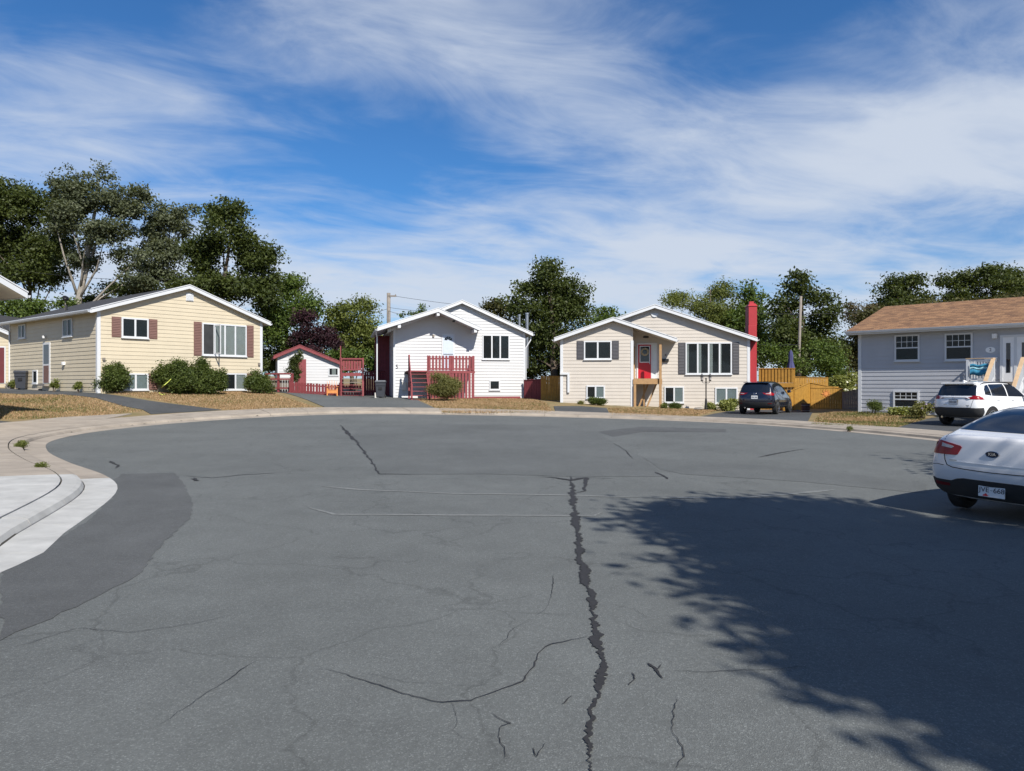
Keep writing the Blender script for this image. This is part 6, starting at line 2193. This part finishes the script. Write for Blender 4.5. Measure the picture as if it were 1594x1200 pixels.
def lamp_post():
    a = wp(1099, 636, 41.9)
    z = G(a.x, a.y) + .08
    t = thing('lamp_post', 'black twin lantern lamp post in the pale bungalow flower bed', 'lamp', (a.x, a.y, z))
    MB().lathe([(.10, -.1), (.11, .05), (.075, .30), (.06, .60), (.05, .66), (.035, .72), (.033, 1.75), (.05, 1.8), (.02, 1.86)], 14).build('post', 'black', t, True)
    for sx in (-1, 1):
        MB().tube([(0, 0, 1.62), (sx * .10, 0, 1.55), (sx * .20, 0, 1.60), (sx * .23, 0, 1.70)], .016, 7).build('arm', 'black', t, True)
        c = (sx * .23, 0, 1.70)
        L1 = MB().lathe([(.04, -.03), (.09, .02), (.095, .03)], 6, c)
        L1.lathe([(.155, .235), (.03, .36), (.01, .43)], 6, c)
        ln = L1.build('lantern', 'black', t)
        MB().lathe([(.06, .031), (.095, .234)], 6, c).build('glass', 'lens_clear', ln)
lamp_post()

def chair():
    a = wp(517, 612, 46.6)
    t = thing('garden_chair', 'orange wooden slatted garden chair by the red fence', 'chair', (a.x, a.y, G(a.x, a.y) + .115), R(15))
    for k in range(5):
        u = -.24 + .12 * k
        MB().bar((u, .18, .3), (u * 1.25, .50, .98 - abs(k - 2) * .04), .10, .022, (1, 0, 0)).build('back_slat', 'orange_wood', t)
    for k in range(5):
        v = -.30 + .115 * k
        MB().box(-.27, .27, v, v + .10, .36 - k * .03, .385 - k * .03).build('seat_slat', 'orange_wood', t)
    for sx in (-1, 1):
        MB().box(sx * .30 - .04, sx * .30 + .04, -.34, -.24, -.05, .56).build('leg', 'orange_wood', t)
        MB().bar((sx * .30, .45, -.05), (sx * .30, -.2, .38), .04, .10).build('leg', 'orange_wood', t)
        MB().box(sx * .32 - .07, sx * .32 + .07, -.42, .36, .562, .585).build('arm_rest', 'orange_wood', t)
    MB().box(-.28, .28, -.36, -.335, .16, .34).build('front_apron', 'orange_wood', t)
chair()

def barrel():
    a = wp(1254, 644, 41.6)
    t = thing('barrel_planter', 'brown half barrel planter at the foot of the honey brown fence', 'planter', (a.x, a.y, G(a.x, a.y) + .12))
    n = 14
    for k in range(n):
        a0, a1 = 2 * math.pi * k / n + .02, 2 * math.pi * (k + 1) / n - .02
        p = []
        for r, z in ((.20, 0), (.25, .5)):
            for aa, rr in ((a0, r), (a1, r), (a1, r - .03), (a0, r - .03)):
                p.append((rr * math.cos(aa), rr * math.sin(aa), z))
        MB().hexa(p).build('stave', 'barrel', t)
    for z, r in ((.1, .217), (.40, .248)):
        MB().tube([(r * math.cos(k * math.pi / 10), r * math.sin(k * math.pi / 10), z) for k in range(21)], .012, 6, False).build('hoop', 'metal', t)
    MB().lathe([(.02, .40), (.21, .40), (.21, .43), (.02, .44)], 14).build('soil', 'joint_dirt', t)
barrel()

def umbrella():
    a = wp(1231, 585, 47.5)
    t = thing('patio_umbrella', 'closed dark blue patio umbrella above the raised deck', 'umbrella', (a.x, a.y, loc[2] + zf + .0))
    base = t.location.z
    top = wp(1231, 545, 47.5).z - base
    bot = wp(1231, 573, 47.5).z - base
    MB().tube([(0, 0, -.02), (0, 0, top + .05)], .022, 8).build('pole', 'grey_wood', t)
    b = MB()
    vs_, fs = [], []
    n = 24
    prof = [(0, .03), (.12, .10), (.35, .13), (.6, .12), (.8, .17), (1.0, .22)]
    for f, r in prof:
        for k in range(n):
            aa = 2 * math.pi * k / n
            rr = r * (1 + .28 * math.cos(aa * 8))
            vs_.append((rr * math.cos(aa), rr * math.sin(aa), top + (bot - top) * f))
    for i in range(len(prof) - 1):
        for k in range(n):
            fs.append((i * n + k, i * n + (k + 1) % n, (i + 1) * n + (k + 1) % n, (i + 1) * n + k))
    b.add(vs_, fs)
    b.build('canopy', 'umbrella', t, True)
    MB().lathe([(.25, -.01), (.25, .05), (.05, .09)], 16).build('base', 'stone', t)
umbrella()

def hose():
    P = [(266, 590), (261, 595), (254, 601), (248, 607), (248, 612), (252, 614.5), (257, 614)]
    pts = []
    for k, (x, y) in enumerate(P):
        if y < 606:
            pts.append(wp(x, y, 36.6))
        else:
            g_ = gp(x, y, .12)
            pts.append(Vector((g_[0], g_[1], G(*g_) + .13)))
    cm = catmull([tuple(p) for p in pts], 5)
    tag(MB().tube(cm, .022, 7).build('garden_hose', 'hose', None, True), 'yellow green garden hose trailing from the shrubs onto the dry lawn', 'hose')
hose()

# poles and overhead wires
POLES = {}

def pole(key, label, px, top, d, r, arm=None, lean=0.0):
    a = wp(px, 600, d)
    z0 = G(a.x, a.y)
    h = wp(px, top, d).z - z0
    t = thing('utility_pole', label, 'pole', (a.x, a.y, z0))
    MB().tube([(0, 0, -.5), (lean * .5, 0, h * .5), (lean, 0, h)], [r * 1.25, r * 1.1, r], 12).build('shaft', 'grey_wood', t, True)
    if arm:
        MB().box(lean - .06, lean + arm, -.16, -.06, h - .35, h - .22).build('cross_arm', 'grey_wood', t)
        for k in (0.1, .9):
            MB().lathe([(.03, 0), (.05, .04), (.03, .10)], 8, (lean + arm * k, -.11, h - .22)).build('insulator', 'stone', t)
    MB().box(lean - r - .02, lean + r + .02, -.03, .03, h * .72, h * .72 + .08).build('bracket', 'metal', t)
    POLES[key] = (Vector((a.x + lean, a.y, z0)), h)
pole('a', 'pale utility pole behind the roof of the white bungalow', 605, 456, 66, .16, .7)
pole('b', 'thin leaning wooden pole right of the red chimney', 1241, 461, 50, .085, None, .25)
pole('c', 'short wooden pole top over the cream bungalow ridge', 308, 428, 58, .13)

def wire(label, p, q, sag, r=.016):
    p, q = Vector(p), Vector(q)
    pts = []
    for k in range(25):
        t_ = k / 24
        c = p.lerp(q, t_)
        c.z -= sag * 4 * t_ * (1 - t_)
        pts.append(c)
    tag(MB().tube(pts, r, 5).build('overhead_wire', 'wire', None), label, 'wire', 'overhead wires')

pa, ha = POLES['a']
pb, hb = POLES['b']
pc, hc = POLES['c']
T = lambda p, h: Vector((p.x, p.y - .12, p.z + h))
wire('wire from the top of the pale pole running right behind the roofs', T(pa, ha - .2), wp(1000, 489, 66), .5)
wire('middle wire running right from the pale pole', T(pa, ha - 1.3), wp(760, 482, 66), .3)
wire('low wire dropping from the pale pole to the white bungalow roof', T(pa, ha - 1.6), wp(648, 487, 60), .2)
wire('wire running left from the pale pole towards the purple maple', T(pa, ha - 1.4), wp(500, 481, 66), .5)
wire('wire across the thin pole behind the red chimney', wp(1160, 486, 50.5), wp(1345, 485, 50), .15)
wire('lower wire across the thin pole at deck height', wp(1180, 536, 50), wp(1245, 536, 49.8), .05)
wire('wire in front of the trees behind the long black roof', wp(-20, 412, 58), T(pc, hc - .3), .5)
wire('wire from the short pole top towards the right trees', T(pc, hc - .3), wp(440, 446, 58), .25)

# loose stones on the lawn by the driveway and in the flower bed
rg = random.Random(5)
for k, (px, py, d_, lab) in enumerate(((58, 603, 40.4, 'flat stone below the small basement window of the cream bungalow'), (16, 601, 43.2, 'pale boulder beside the cream outbuilding'), (1088, 638, 41.7, 'brown garden stone left of the lamp post'))):
    a = wp(px, py, d_)
    b = MB().lathe([(.04, -.05), (.20, .0), (.24, .08), (.17, .17), (.05, .21)], 9)
    o = b.build('garden_stone', 'stone', None, False)
    for v in o.data.vertices:
        v.co *= rg.uniform(.8, 1.15)
    o.location = (a.x, a.y, G(a.x, a.y) + .1)
    o.scale = ((1.4, .8, .7), (1.3, 1, 1.7), (1.2, .8, .8))[k]
    tag(o, lab, 'stone')

sc.render.engine = 'CYCLES'
sc.cycles.max_bounces = 8
sc.cycles.transparent_max_bounces = 12
